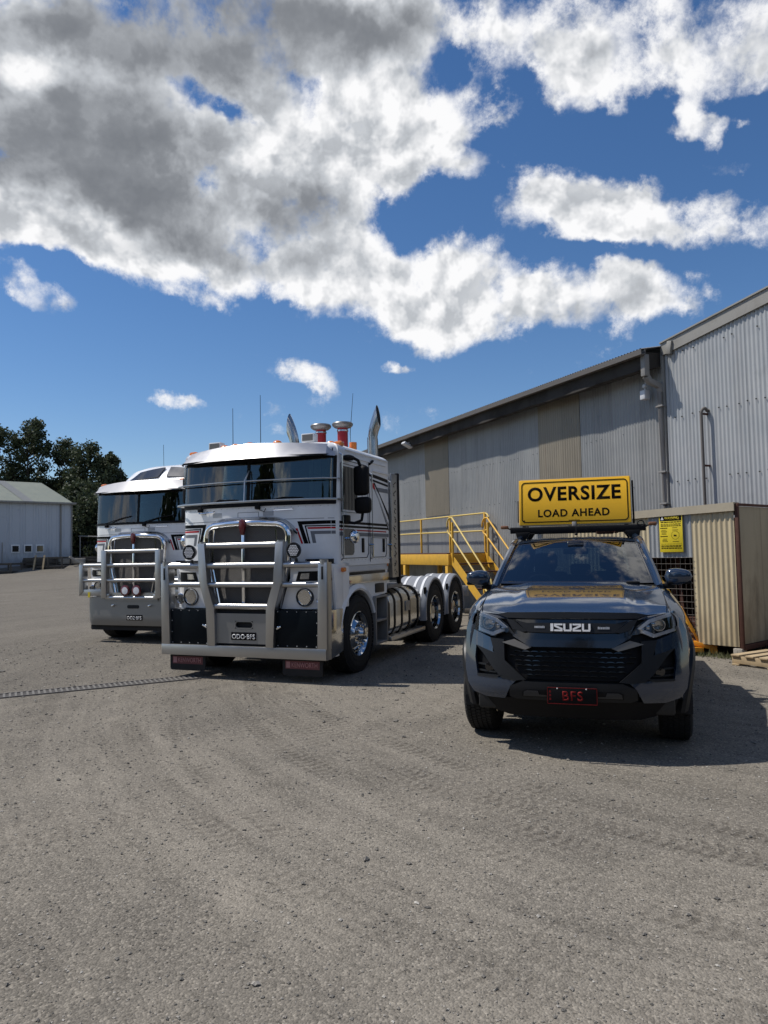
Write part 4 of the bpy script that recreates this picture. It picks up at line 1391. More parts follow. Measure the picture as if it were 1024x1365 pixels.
for sg in (-1, 1):
    # A pillar + roof rail
    m = MB()
    pts = [(sg * .748, .36, 1.245)] + [tuple(Vector((wind(sg, t / 6).x + sg * .022, wind(sg, t / 6).y + .01, wind(sg, t / 6).z + .008))) for t in range(1, 7)] + [(sg * .605, 1.5, 1.728), (sg * .60, 2.0, 1.735), (sg * .60, 2.45, 1.70)]
    m.tube(pts, .036, 8); m.build('pillar', 'ute', ute)
    m = MB()
    def gs(y, z, d, sg=sg): return Vector((sg * (.795 - .33 * (z - 1.08) + d), y, z))
    m.panel([(.50, 1.05), (.56, 1.22), (1.22, 1.68), (1.55, 1.70), (1.62, 1.05)], gs, -.012, -.018, (.3, .2)); m.build('side_window', 'glass_side', ute)
    m = MB(); m.panel([(1.68, 1.05), (1.64, 1.70), (2.3, 1.68), (2.52, 1.35), (2.55, 1.05)], gs, -.012, -.018, (.3, .2)); m.build('side_window', 'glass_side', ute)
    m = MB(); m.panel([(1.60, 1.05), (1.57, 1.73), (1.66, 1.73), (1.70, 1.05)], gs, .004, -.03, (.3, .2)); m.panel([(2.5, 1.05), (2.47, 1.35), (2.25, 1.70), (2.42, 1.72), (2.66, 1.05)], gs, .004, -.03, (.3, .2))
    m.build('pillar', 'black_gloss' if False else 'ute', ute)
    # doors: seams and handles
    m = MB()
    for yy in (.56, 1.64, 2.5): m.box((sg * (sideX(yy, .8) + .001), yy, .76), (.006, .008, .56))
    m.build('door_seam', 'dark', ute)
    for yy in (1.42, 2.3):
        m = MB(); m.box((sg * (sideX(yy, .95) + .02), yy, .95), (.03, .2, .035), .012); m.build('door_handle', 'black', ute)
    # mirrors
    mr = MB()
    def mir(u, v, sg=sg):
        a = 2 * PI * u
        se = lambda q: math.copysign(abs(q) ** .6, q)
        prof = math.sin(PI * v) ** .22 if 0 < v < 1 else 0.001
        cx_ = .795 + .235 * v
        h_ = (.082 - .026 * v * v) * prof; dpt = .060 * prof
        return (sg * cx_, .43 - .02 * v + dpt * se(math.cos(a)) * (1.15 if math.cos(a) < 0 else .7), 1.338 + .006 * v + h_ * se(math.sin(a)))
    mr.grid(mir, 20, 14, closed_u=True); mo = mr.build('wing_mirror', 'ute', ute, sharp=60)
    m = MB(); m.box((sg * .80, .45, 1.255), (.17, .06, .045), .015); m.box((sg * .92, .40, 1.292), (.20, .07, .035), .014); m.build('mirror_arm', 'black', mo)
    m = MB(); m.box((sg * .93, .33 + .045, 1.336), (.17, .012, .018), .005); m.build('indicator', 'black_gloss', mo)
m = MB()      # roof
def roof(u, v):
    s = u * 2 - 1; y = 1.17 + (2.45 - 1.17) * v
    hw = .612 - .015 * v
    z = 1.695 + .055 * math.sin(PI * min(1, v * .75 + .12)) ** .8 - .035 * abs(s) ** 3.5 - .02 * v
    if v < .1: z -= (.1 - v) * .2
    for c in (-.36, -.12, .12, .36):
        if v > .12: z -= .006 * math.exp(-((s - c) / .05) ** 2)
    return (s * hw, y - .06 * (1 - s * s) * (1 - v), z)
m.grid(roof, 45, 14); m.build('roof', 'ute', ute)
m = MB(); m.sphere((0, 1.30, 1.765), .018, 10, (1, 2, .8)); m.cyl((0, 1.31, 1.76), (0, 1.42, 1.93), .0025, seg=6); m.build('antenna', 'black', ute)
# rear wall of cab with window, tub, tail
m = MB()
def rw_(u, z, d): return Vector((u, 2.62 - .18 * (z - 1.0) / .7 + d, z))
m.panel([(-.76, .6), (-.76, 1.10), (.76, 1.10), (.76, .6)], rw_, 0, .03, (0, 0))
for sg in (-1, 1): m.panel([(sg * .76, 1.10), (sg * .60, 1.70), (sg * .52, 1.66), (sg * .60, 1.10)], rw_, 0, .03, (0, 0))
m.panel([(-.60, 1.62), (-.59, 1.71), (.59, 1.71), (.60, 1.62)], rw_, 0, .03, (0, 0))
m.build('cab_rear', 'ute', ute)
m = MB(); m.panel([(-.61, 1.10), (-.54, 1.63), (.54, 1.63), (.61, 1.10)], rw_, .01, .014, (0, 0)); m.build('rear_window', 'glass_ute', ute)
m = MB(); m.box((-.86, 3.5, 1.03), (.09, 1.75, .08), .02); m.box((.86, 3.5, 1.03), (.09, 1.75, .08), .02); m.box((0, 4.30, .78), (1.66, .06, .52), .03); m.build('tub', 'ute', ute)
m = MB(); m.box((0, 3.5, .62), (1.6, 1.6, .05)); m.box((0, 2.72, .84), (1.6, .04, .5)); m.build('tub_liner', 'black', ute)
m = MB(); m.box((0, 4.42, .48), (1.7, .16, .18), .04); m.build('rear_bumper', 'satin_grey', ute)
for sg in (-1, 1):
    m = MB(); m.box((sg * .85, 4.30, .85), (.13, .07, .34), .02); m.build('tail_lamp', 'red', ute)
# interior
m = MB(); m.box((0, .72, 1.10), (1.38, .46, .20), .06); m.box((0, 1.5, .55), (1.5, 2.1, .1)); m.box((0, .5, .85), (1.4, .1, .5)); m.box((0, 1.5, .75), (.24, 1.2, .3), .04)
m.build('dashboard', 'dark', ute)
for sx in (-.36, .36):
    m = MB(); m.box((sx, 1.45, .78), (.5, .5, .16), .05); m.box((sx, 1.70, 1.08), (.50, .14, .56), .06, (R(-10), 0, 0)); m.box((sx, 1.78, 1.47), (.26, .10, .19), .045, (R(-8), 0, 0)); m.box((sx, 1.755, 1.36), (.12, .03, .08))
    m.build('seat', 'seat', ute)
m = MB(); m.box((0, 2.40, 1.05), (1.3, .14, .5), .06, (R(-8), 0, 0))
for sx in (-.42, 0, .42): m.box((sx, 2.46, 1.36), (.24, .08, .13), .035)
m.build('rear_seat', 'seat', ute)
m = MB()
for i in range(2): pass
cpts = [(-.36 + .185 * math.cos(a), .92 + .06 * math.sin(a), 1.17 + .175 * math.sin(a)) for a in [2 * PI * i / 24 for i in range(24)]]
m.tube(cpts, .014, 8, closed=True); m.box((-.36, .92, 1.16), (.14, .05, .10), .02); m.box((-.36, .92, 1.17), (.34, .02, .03)); m.cyl((-.36, .92, 1.16), (-.36, .7, 1.08), .03)
m.build('steering_wheel', 'black', ute)
m = MB(); m.box((0, 1.02, 1.585), (.25, .03, .065), .015); m.build('rear_view_mirror', 'black', ute)
m = MB(); m.box((.26, 1.085, 1.645), (.075, .008, .05), 0, (R(-60), 0, 0)); m.build('windscreen_sticker', 'white_lens', ute)
m = MB(); m.box((.43, 1.02, 1.55), (.06, .006, .08), .002, (0, R(8), R(20))); m.build('hanging_tag', 'warn_yellow', ute)
# wipers and cowl
m = MB(); m.grid(lambda a, b: ((a * 2 - 1) * .74, (.52 - .13 * (a * 2 - 1) ** 2) - .05 + b * .07 - .03, 1.262 + .014 * b - .02 * abs(a * 2 - 1) ** 2 + .012), 15, 3); m.build('cowl', 'black', ute)
for (x0, x1) in ((-.02, -.62), (.52, .02)):
    m = MB(); m.tube([(x0, .40, 1.285), ((x0 + x1) / 2, .385, 1.295), (x1, .44 if abs(x1) > .3 else .38, 1.303)], .007, 6); m.box((x0, .385, 1.288), (.12, .05, .028), .01); m.build('wiper', 'black', ute)

# --- front fascia.  (x,z) outlines on the nose surface
bump = [(-.80, .96), (-.62, .90), (-.56, .885), (-.52, .74), (-.36, .60), (.36, .60), (.52, .74), (.56, .885), (.62, .90), (.80, .96), (.885, .80), (.90, .60), (.86, .46), (.70, .435), (.47, .44), (.0, .44), (-.47, .44), (-.70, .435), (-.86, .46), (-.90, .60), (-.885, .80)]
# grey corner under the headlamps
usym('front_bumper', 'ute', [(-.80, .965), (-.615, .90), (-.615, .80), (-.60, .79), (-.765, .838), (-.868, .84), (-.862, .93), (-.84, .962)], .0, -.03)
usym('front_bumper', 'ute', [(-.868, .84), (-.765, .838), (-.775, .74), (-.752, .605), (-.60, .612), (-.50, .60), (-.42, .592), (-.47, .545), (-.52, .44), (-.68, .435), (-.79, .46), (-.845, .53), (-.868, .64)], .0, -.03)
usym('front_bumper', 'ute', [(-.795, .955), (-.80, 1.04), (-.770, 1.118), (-.79, 1.108), (-.835, 1.03), (-.862, .96), (-.862, .92), (-.80, .93)], .0, -.03, (.03, .03))
# black diagonal cheeks
usym('bumper_cheek', 'satin_grey', [(-.635, .905), (-.52, .90), (-.515, .74), (-.35, .60), (-.42, .590), (-.54, .60), (-.60, .655), (-.70, .78), (-.765, .838), (-.60, .79)], .004, -.03)
fgs = usym('fog_lamp_recess', 'black', [(-.768, .832), (-.70, .778), (-.60, .66), (-.535, .615), (-.60, .606), (-.752, .600), (-.775, .74)], -.05, -.07)
usym('fog_recess_edge', 'satin_grey', [(-.752, .613), (-.60, .620), (-.535, .622), (-.60, .600), (-.752, .596)], .006, -.06)
for i, sg in enumerate((-1, 1)):
    c = uF(sg * .655, .675, -.03)
    m = MB(); m.lathe([(.001, -.01), (.036, -.006), (.040, .01), (.030, .02)], c, 'Y', 20, closed=False); m.build('fog_lamp', 'black_gloss', fgs[i])
    m = MB()
    for dz in (.02, -.03): m.panel([(sg * .76, .68 + dz), (sg * .60, .675 + dz), (sg * .60, .665 + dz), (sg * .76, .665 + dz)][::sg], uF, -.025, -.05)
    m.build('fin', 'satin_grey', fgs[i])
usym('upper_grille', 'black_gloss', [(-.505, 1.075), (-.33, 1.068), (0, 1.070), (.33, 1.068), (.505, 1.075), (.45, .945), (.345, .87), (.30, .850), (-.30, .850), (-.345, .87), (-.45, .945)], -.045, -.06, both=False)
# leading panel between bonnet and grille (paint)
usym('grille_surround', 'satin_grey', [(-.575, 1.095), (-.49, 1.112), (-.25, 1.118), (0, 1.12), (.25, 1.118), (.49, 1.112), (.575, 1.095), (.50, 1.070), (.40, 1.068), (0, 1.072), (-.40, 1.068), (-.50, 1.070)], -.004, -.05, both=False)
usym('grille_bar', 'satin_grey', [(-.43, 1.055), (-.34, 1.034), (0, 1.040), (.34, 1.034), (.43, 1.055), (.335, .965), (.20, .962), (0, .960), (-.20, .962), (-.335, .965)], -.012, -.045, both=False)
usym('grille_bar', 'black_gloss', [(-.46, .955), (-.40, .925), (-.325, .905), (0, .905), (.325, .905), (.40, .925), (.46, .955), (.44, .925), (.315, .852), (0, .852), (-.315, .852), (-.44, .925)], .012, -.045, both=False)
usym('grille_wing', 'satin_grey', [(-.50, 1.062), (-.44, 1.050), (-.335, .968), (-.37, .962), (-.45, .985)], .0, -.03)
usym('accent_trim', 'gun', [(-.435, .905), (-.30, .848), (-.35, .826), (-.535, .876)], .008, -.03)
usym('lower_grille', 'black', [(-.525, .872), (-.35, .826), (-.30, .830), (.30, .830), (.35, .826), (.525, .872), (.52, .745), (.355, .608), (-.355, .608), (-.52, .745)], -.05, -.06, both=False)
m = MB()
for r_ in range(6):          # wave pattern bars
    z = .635 + r_ * .035
    lim = .34 + (z - .61) * 1.15 if z < .75 else .51
    lim = min(lim, .50)
    k = -lim + .01
    while k < lim - .06:
        o_ = .035 if r_ % 2 else 0
        x0 = k + o_
        if x0 + .07 < lim:
            m.panel([(x0, z), (x0 + .018, z + .012), (x0 + .052, z + .012), (x0 + .07, z), (x0 + .052, z + .004), (x0 + .018, z + .004)], uF, -.028, -.045, (0, 0))
        k += .07
m.build('grille_mesh', 'black_gloss', ute)
usym('skid_plate', 'satin_grey', [(-.47, .545), (-.37, .588), (-.18, .588), (.18, .588), (.37, .588), (.47, .545), (.475, .462), (.42, .445), (-.42, .445), (-.475, .462)], .018, -.03, both=False)
usym('skid_slot', 'black', [(-.375, .512), (-.345, .528), (-.19, .528), (-.19, .472), (-.375, .468)], .021, .0)
usym('skid_insert', 'lamp_grey', [(-.36, .508), (-.335, .520), (-.255, .520), (-.245, .492), (-.19, .490), (-.19, .476), (-.365, .474)], .026, .0)
usym('lower_valance', 'black', [(-.80, .47), (-.68, .44), (-.52, .45), (.52, .45), (.68, .44), (.80, .47), (.76, .36), (.5, .30), (-.5, .30), (-.76, .36)], -.03, -.06, both=False)
# inner backing so nothing shows through
usym('front_backing', M['dark'], [(-.80, 1.08), (.80, 1.08), (.84, .6), (.7, .42), (-.7, .42), (-.84, .6)], -.075, -.09, both=False)
# headlamps
hl = [(-.775, 1.120), (-.70, 1.103), (-.585, 1.072), (-.50, 1.015), (-.447, .945), (-.54, .958), (-.615, .918), (-.79, .962), (-.800, 1.04)]
for sg, poly in ((-1, hl), (1, mirror(hl))):
    m = MB(); m.panel(poly, uF, -.05, -.06); ho = m.build('headlamp', 'lamp_grey', ute)
    m = MB(); m.panel(poly, uF, .004, .001, (.04, .04)); m.build('lens', 'lens', ho)
    P = lambda pl: [(sg * -x, z) for (x, z) in pl][::(1 if sg < 0 else -1)]
    m = MB()
    m.panel([(-x * -1 if False else (x if sg < 0 else -x), z) for (x, z) in [(-.765, 1.108), (-.70, 1.092), (-.585, 1.060), (-.495, .995), (-.515, .985), (-.594, 1.036), (-.70, 1.066), (-.765, 1.080)]], uF, -.004, -.03, (.04, 0))
    m.panel([((x if sg < 0 else -x), z) for (x, z) in [(-.77, .988), (-.62, .950), (-.548, .982), (-.52, .966), (-.612, .924), (-.79, .968)]], uF, -.004, -.03, (.04, 0))
    m.panel([((x if sg < 0 else -x), z) for (x, z) in [(-.785, 1.10), (-.762, 1.095), (-.762, .98), (-.785, .975)]], uF, -.004, -.03, (.04, 0))
    m.build('daytime_strip', 'white_lens', ho)
    c = uF(sg * .665, 1.018, -.03)
    m = MB(); m.lathe([(.001, .01), (.03, .006), (.043, -.008), (.047, -.008), (.048, .02)], c, 'Y', 22, closed=False)
    for k in range(3):
        c2_ = uF(sg * (.60 - .042 * k + .02), 1.022 - .02 * k, -.03); m.box(c2_, (.03, .02, .034), .006)
    m.build('projector', 'led', ho)
# badge lettering
nose = lambda x, z, d: uF(x, z, d)
def logo_isuzu():
    """five-letter badge drawn as blocky strokes"""
    m = MB(); zc = 1.002; h = .058; w = .302; x = -w / 2; st = .0155
    wl = [.022, .064, .064, .064, .064]; gap = (w - sum(wl)) / 4
    def bx(a, b, c, d):   # a..b in x, c..d in 0..1 z
        m.panel([(a, zc - h / 2 + c * h), (b, zc - h / 2 + c * h), (b, zc - h / 2 + d * h), (a, zc - h / 2 + d * h)], uF, .0, -.015, (0, 0))
    for k, L_ in enumerate('ISUZU'):
        a, b = x, x + wl[k]
        if L_ == 'I': bx(a, b, 0, 1)
        if L_ == 'S':
            bx(a, b, .78, 1); bx(a, b, 0, .22)
            m.panel([(a, zc + h * .28), (a, zc + h * .12), (b - .012, zc - h * .28), (b, zc - h * .28), (b, zc - h * .10), (a + .014, zc + h * .28)], uF, .0, -.015, (0, 0))
        if L_ == 'U': bx(a, a + st, .15, 1); bx(b - st, b, .15, 1); bx(a + .004, b - .004, 0, .22)
        if L_ == 'Z':
            bx(a, b, .78, 1); bx(a, b, 0, .22)
            m.panel([(b, zc + h * .28), (b, zc + h * .12), (a + .014, zc - h * .28), (a, zc - h * .28), (a, zc - h * .12), (b - .014, zc + h * .28)], uF, .0, -.015, (0, 0))
        x = b + gap
    return m.build('badge_lettering', 'letter_white', ute)
logo_isuzu()
for (x0, x1, zc) in ((-.275, -.20, 1.004), (.205, .285, 1.0)):
    x = x0; m = MB()
    while x < x1:
        w_ = .006 + .004 * random.random(); m.panel([(x, zc - .009), (x + w_, zc - .009), (x + w_, zc + .006 + .006 * random.random()), (x, zc + .007)], uF, -.008, -.02, (0, 0)); x += w_ + .003
    m.build('grille_sticker', 'stripe_silver', ute)
# number plate
pc = Vector((0.002, uS(0, .5) - .045, .500))
m = MB(); m.box(pc, (.370, .012, .128), .004); pt = m.build('number_plate', 'plate_black', ute)
m = MB()
for (cx_, cz_, w_, h_) in ((0, .060, .366, .004), (0, -.060, .366, .004), (-.181, 0, .004, .124), (.181, 0, .004, .124)): m.box(pc + Vector((cx_, -.0072, cz_)), (w_, .003, h_))
m.build('plate_border', 'letter_red', pt)
text('plate_lettering', 'BFS', .150, .072, pc + Vector((.005, -.0075, 0)), (1, 0, 0), (0, 0, 1), 'letter_red', pt, .002, .012, 1.12)
m = MB()
for k in range(3): m.box(pc + Vector((-.162, -.0072, .03 - .028 * k)), (.014, .002, .016))
m.build('plate_side_marks', 'letter_red', pt)
m = MB()
for sx in (-.108, .105): m.sphere(pc + Vector((sx, -.006, .054)), .006, 8)
m.build('plate_bolts', 'letter_white', pt)
m = MB(); m.panel([(-.445, 1.155), (-.44, 1.2), (-.43, 1.2), (-.44, 1.155)], lambda x, z, d: Vector((x, 0, z)), 0, .001, (0, 0)); m.bm.clear()
# bonnet seams of the reflected shut line
for sg in (-1, 1):
    m = MB(); m.tube([(sg * .737, uS(.737, 1.1) + .03, hoodz(.735, -.5) - .004), (sg * .739, -.1, hoodz(.735, -.1) - .004), (sg * .739, .38, hoodz(.735, .38) - .004)], .005, 6); m.build('bonnet_seam', M['dark'], ute)


# --- wheels
def tyre_mesh(ro, ri, w, name='tyre', ribs=5, blocks=72, mat_='tyre'):
    m = MB(); h = w / 2
    m.lathe([(ri, -h * .72), (ri + .03, -h * .92), ((ro + ri) / 2, -h), (ro - .03, -h * .93), (ro - .012, -h * .80), (ro - .010, 0), (ro - .012, h * .80), (ro - .03, h * .93), ((ro + ri) / 2, h), (ri + .03, h * .92), (ri, h * .72)], (0, 0, 0), 'X', 64)
    rw2 = w * .80 / ribs
    for k in range(ribs):
        cx_ = -w * .40 + rw2 * (k + .5)
        for j in range(blocks):
            a = 2 * PI * (j + (.5 if k % 2 else 0)) / blocks
            L_ = 2 * PI * ro / blocks * .82
            mt = Matrix.Rotation(a, 3, 'X')
            rr = ro - .006
            m.box((cx_, -math.sin(a) * rr * 1.0 * -1 * -1, math.cos(a) * rr), (rw2 * .80, L_, .013), 0, mt)
    return m.mesh(name, mat_, sharp=30)


ty = tyre_mesh(.384, .225, .262)
rim = MB()
rim.lathe([(.225, -.09), (.232, -.11), (.222, -.115), (.20, -.06), (.195, .09), (.225, .11)], (0, 0, 0), 'X', 40)
for i in range(6):
    a = 2 * PI * i / 6
    mt = Matrix.Rotation(a, 3, 'X')
    rim.box(mt @ Vector((-.085, 0, .125)), (.03, .055, .18), .01, mt)
rim.lathe([(.001, -.10), (.05, -.098), (.06, -.08), (.06, .02)], (0, 0, 0), 'X', 20, closed=False)
rim_me = rim.mesh('rim', 'black_gloss')
brk = MB(); brk.lathe([(.001, .0), (.15, .0), (.15, .02), (.001, .02)], (0, 0, 0), 'X', 30, closed=False); brk_me = brk.mesh('brake_disc', 'galv')
steer = -R(9)
for (x, y) in ((-.80, 0), (.80, 0), (-.80, WB), (.80, WB)):
    w_ = thing('wheel', None, None, (x, y, .384)); w_.parent = ute
    w_.rotation_euler = (0, 0, (PI if x > 0 else 0) + (R(-3) if y == 0 else 0))
    link('tyre', ty, w_); link('rim', rim_me, w_); link('brake_disc', brk_me, w_)

# --- roof bars
m = MB()
for y in (1.55, 2.15):
    m.tube([(-.72 if y < 2 else -.66, y, 1.825), (.715 if y < 2 else .66, y, 1.825)], 1, sect=rrect(.045, .07, .015, 3))
rb = m.build('roof_bar', 'black', ute)
for y in (1.55, 2.15):
    for sg in (-1, 1):
        m = MB(); m.prism([(sg * .50, 1.80), (sg * .66, 1.80), (sg * .645, 1.715), (sg * .55, 1.725)], 'Y', y - .05, y + .06, .01); m.build('bar_foot', 'black', ute)
for sg in (-1, 1):
    m = MB(); m.box((sg * .785, 1.55, 1.862), (.085, .06, .038), .012); bo = m.build('marker_lamp', 'marker', ute)
    m = MB(); m.cyl((sg * .70, 1.55, 1.83), (sg * .76, 1.55, 1.855), .008, seg=8); m.build('bracket', 'black', bo)
m = MB(); cp = [(.665 + .032 * math.cos(a), 1.53, 1.868 + .032 * math.sin(a)) for a in [2 * PI * i / 14 for i in range(14)]]; m.tube(cp, .007, 6, closed=True)
m.tube([(.70, 1.55, 1.85), (.60, 1.6, 1.86), (.5, 1.6, 1.80), (.35, 1.7, 1.82)], .006, 6); m.build('cable', 'black', ute)
m = MB(); m.box((.30, 1.95, 1.80), (.20, .12, .06), .02); m.box((.42, 1.9, 1.80), (.05, .12, .05), .015); m.build('strap_bundle', 'rust', ute)

# ------------------------------------------------------------------ oversize sign
sg_ = thing('oversize_sign', 'large yellow sign reading OVERSIZE LOAD AHEAD on the roof bars of the grey ute', 'sign', (1.666, 6.425, 0), 16.7)
sg_.matrix_world = Matrix.Translation((1.666, 6.425, 0)) @ Matrix.Rotation(-R(16.7), 4, 'Z') @ Matrix.Translation((0, 1.6, 1.87)) @ Matrix.Rotation(-R(9), 4, 'X') @ Matrix.Translation((0, -1.6, -1.87))
SC = Vector((-.024, 1.60, 2.143)); SWd, SHt = 1.20, .52
m = MB(); m.prism([(x + SC.x, z + SC.z) for x, z in rrect(SWd, SHt, .012, 3)], 'Y', 1.60, 1.625, .003); m.build('board', 'sign_yellow', sg_)
m = MB(); m.prism([(x + SC.x, z + SC.z) for x, z in rrect(SWd + .016, SHt + .016, .014, 3)], 'Y', 1.606, 1.640); m.build('frame', 'cream_flash', sg_)
m = MB()
o1, o2 = rrect(1.150, .468, .045, 8, SC.x, SC.z), rrect(1.128, .446, .036, 8, SC.x, SC.z)
V1 = [m.bm.verts.new((p[0], 1.5975, p[1])) for p in o1]; V2 = [m.bm.verts.new((p[0], 1.5975, p[1])) for p in o2]
V3 = [m.bm.verts.new((p[0], 1.601, p[1])) for p in o1]; V4 = [m.bm.verts.new((p[0], 1.601, p[1])) for p in o2]
for i in range(len(o1)):
    j = (i + 1) % len(o1)
    m.bm.faces.new((V1[i], V1[j], V2[j], V2[i])); m.bm.faces.new((V1[i], V3[i], V3[j], V1[j])); m.bm.faces.new((V2[i], V2[j], V4[j], V4[i]))
m.build('border', 'letter_black', sg_)
text('lettering', 'OVERSIZE', 1.005, .165, (SC.x - .002, 1.5995, SC.z + .092), (1, 0, 0), (0, 0, 1), 'letter_black', sg_, .001, .026, 1.10)
text('lettering', 'LOAD AHEAD', .768, .088, (SC.x - .008, 1.5995, SC.z - .130), (1, 0, 0), (0, 0, 1), 'letter_black', sg_, .001, .026, 1.12)
m = MB(); m.box((SC.x, 1.598, SC.z - .216), (.12, .002, .005)); m.box((SC.x - .545, 1.598, SC.z - .212), (.012, .002, .012)); m.build('small_print', 'letter_black', sg_)
for sx in (-.55, .55):
    m = MB(); m.box((SC.x + sx, 1.655, 2.10), (.04, .03, .56), .004); m.cyl((SC.x + sx, 1.66, 2.3), (SC.x + sx, 2.13, 1.86), .012, seg=8); m.build('stay', 'black', sg_)
m = MB(); m.box((SC.x + .625, 1.64, 2.12), (.02, .03, .48), .004); m.box((SC.x - .618, 1.65, 2.05), (.012, .03, .25), .003); m.build('side_bracket', 'black', sg_)
m = MB(); m.box((SC.x, 1.59, 1.875), (.05, .04, .06), .006); m.build('latch', 'galv', sg_)

# ------------------------------------------------------------------ cab-over prime movers
FRX = [0, .12, .27, .42, .57, .72, .86, .98, 1.07]


def tF0(x, z):          # y of the cab front skin
    y = .17 + .15 * (min(abs(x), 1.1) / 1.1) ** 2
    if z > 2.25: y += .045 * (z - 2.25) / .6
    if abs(x) > 1.07: y += .12 * min(1, ((abs(x) - 1.07) / .13)) ** 2
    return y


def tF(x, z, d=0):
    k = .27 * x / 1.1
    if abs(x) > 1.07: k += (1 if x > 0 else -1) * 1.2 * (abs(x) - 1.07) / .13
    n = Vector((k, -1, .05)).normalized()
    return Vector((x, tF0(x, z), z)) + n * d


def tside(sg, xo=1.2):
    return lambda y, z, d: Vector((sg * (xo + d), y, z))


# shared wheel meshes
tty = None


def truck_wheels():
    W_ = {}
    m = MB(); ro, ri, w = .515, .292, .29; h = w / 2
    m.lathe([(ri, -h * .8), (ri + .02, -h * .95), (ri + .10, -h), (ro - .05, -h * .95), (ro - .015, -h * .84), (ro, -h * .6), (ro, h * .6), (ro - .015, h * .84), (ro - .05, h * .95), (ri + .1, h), (ri + .02, h * .95), (ri, h * .8)], (0, 0, 0), 'X', 64)
    for k in range(4):
        cx_ = -.105 + .07 * k
        for j in range(60):
            a = 2 * PI * (j + (.5 if k % 2 else 0)) / 60
            mt = Matrix.Rotation(a, 3, 'X'); m.box(mt @ Vector((cx_, 0, ro + .002)), (.056, .046, .012), 0, mt)
    for rr in (.36, .43, .485):
        m.lathe([(rr, -h * 1.0), (rr + .004, -h * 1.02), (rr + .008, -h * 1.0)], (0, 0, 0), 'X', 48)
    W_['tyre'] = m.mesh('tyre', 'tyre', sharp=30)

    def rim(cvx, steer):
        m = MB(); sgn = -1
        if steer:   # outer face bulges outward (-x is outside)
            prof = [(.292, -.115), (.302, -.135), (.292, -.142), (.268, -.10), (.255, -.045), (.215, -.075), (.175, -.125), (.165, -.14), (.10, -.142), (.098, -.17), (.078, -.20), (.075, -.235), (.045, -.245), (.001, -.247), (.001, .1), (.292, .1)]
        else:
            prof = [(.292, -.115), (.302, -.135), (.292, -.142), (.270, -.11), (.262, .06), (.215, .085), (.165, .075), (.135, .07), (.13, -.03), (.115, -.09), (.06, -.10), (.001, -.10), (.001, .12), (.292, .12)]
        m.lathe(prof, (0, 0, 0), 'X', 56)
        r = .1375 if steer else .15
        xx = -.145 if steer else .07
        for i in range(10):
            a = 2 * PI * i / 10
            mt = Matrix.Rotation(a, 3, 'X')
            p = mt @ Vector((xx, 0, r)); m.cyl(p, p + Vector((-.045, 0, 0)), .019, .013, seg=8)
        nf_ = len(m.bm.faces)
        rh = .225 if steer else .235; xh = -.066 if steer else .078
        for i in range(10):
            a = 2 * PI * (i + .5) / 10
            mt = Matrix.Rotation(a, 3, 'X')
            p = mt @ Vector((xh, 0, rh)); m.lathe([(.0, -.014), (.026, -.012), (.026, .01)], p, 'X', 14, closed=False)
        m.bm.faces.ensure_lookup_table()
        for f_ in m.bm.faces[nf_:]: f_.material_index = 1
        return m.mesh('rim', ['polish', 'dark'], sharp=30)
    W_['steer'] = rim(0, True); W_['drive'] = rim(0, False)
    return W_


TW = truck_wheels()


def put_wheel(parent, x, y, kind, yawz=0.):
    w_ = thing('wheel', None, None, (x, y, .515)); w_.parent = parent
    w_.rotation_euler = (0, 0, (PI if x > 0 else 0) + yawz)
    link('tyre', TW['tyre'], w_)
    if kind:
        link('rim', TW[kind], w_)
    return w_


def tube_sect(w, h, r=.012): return rrect(w, h, r, 3)


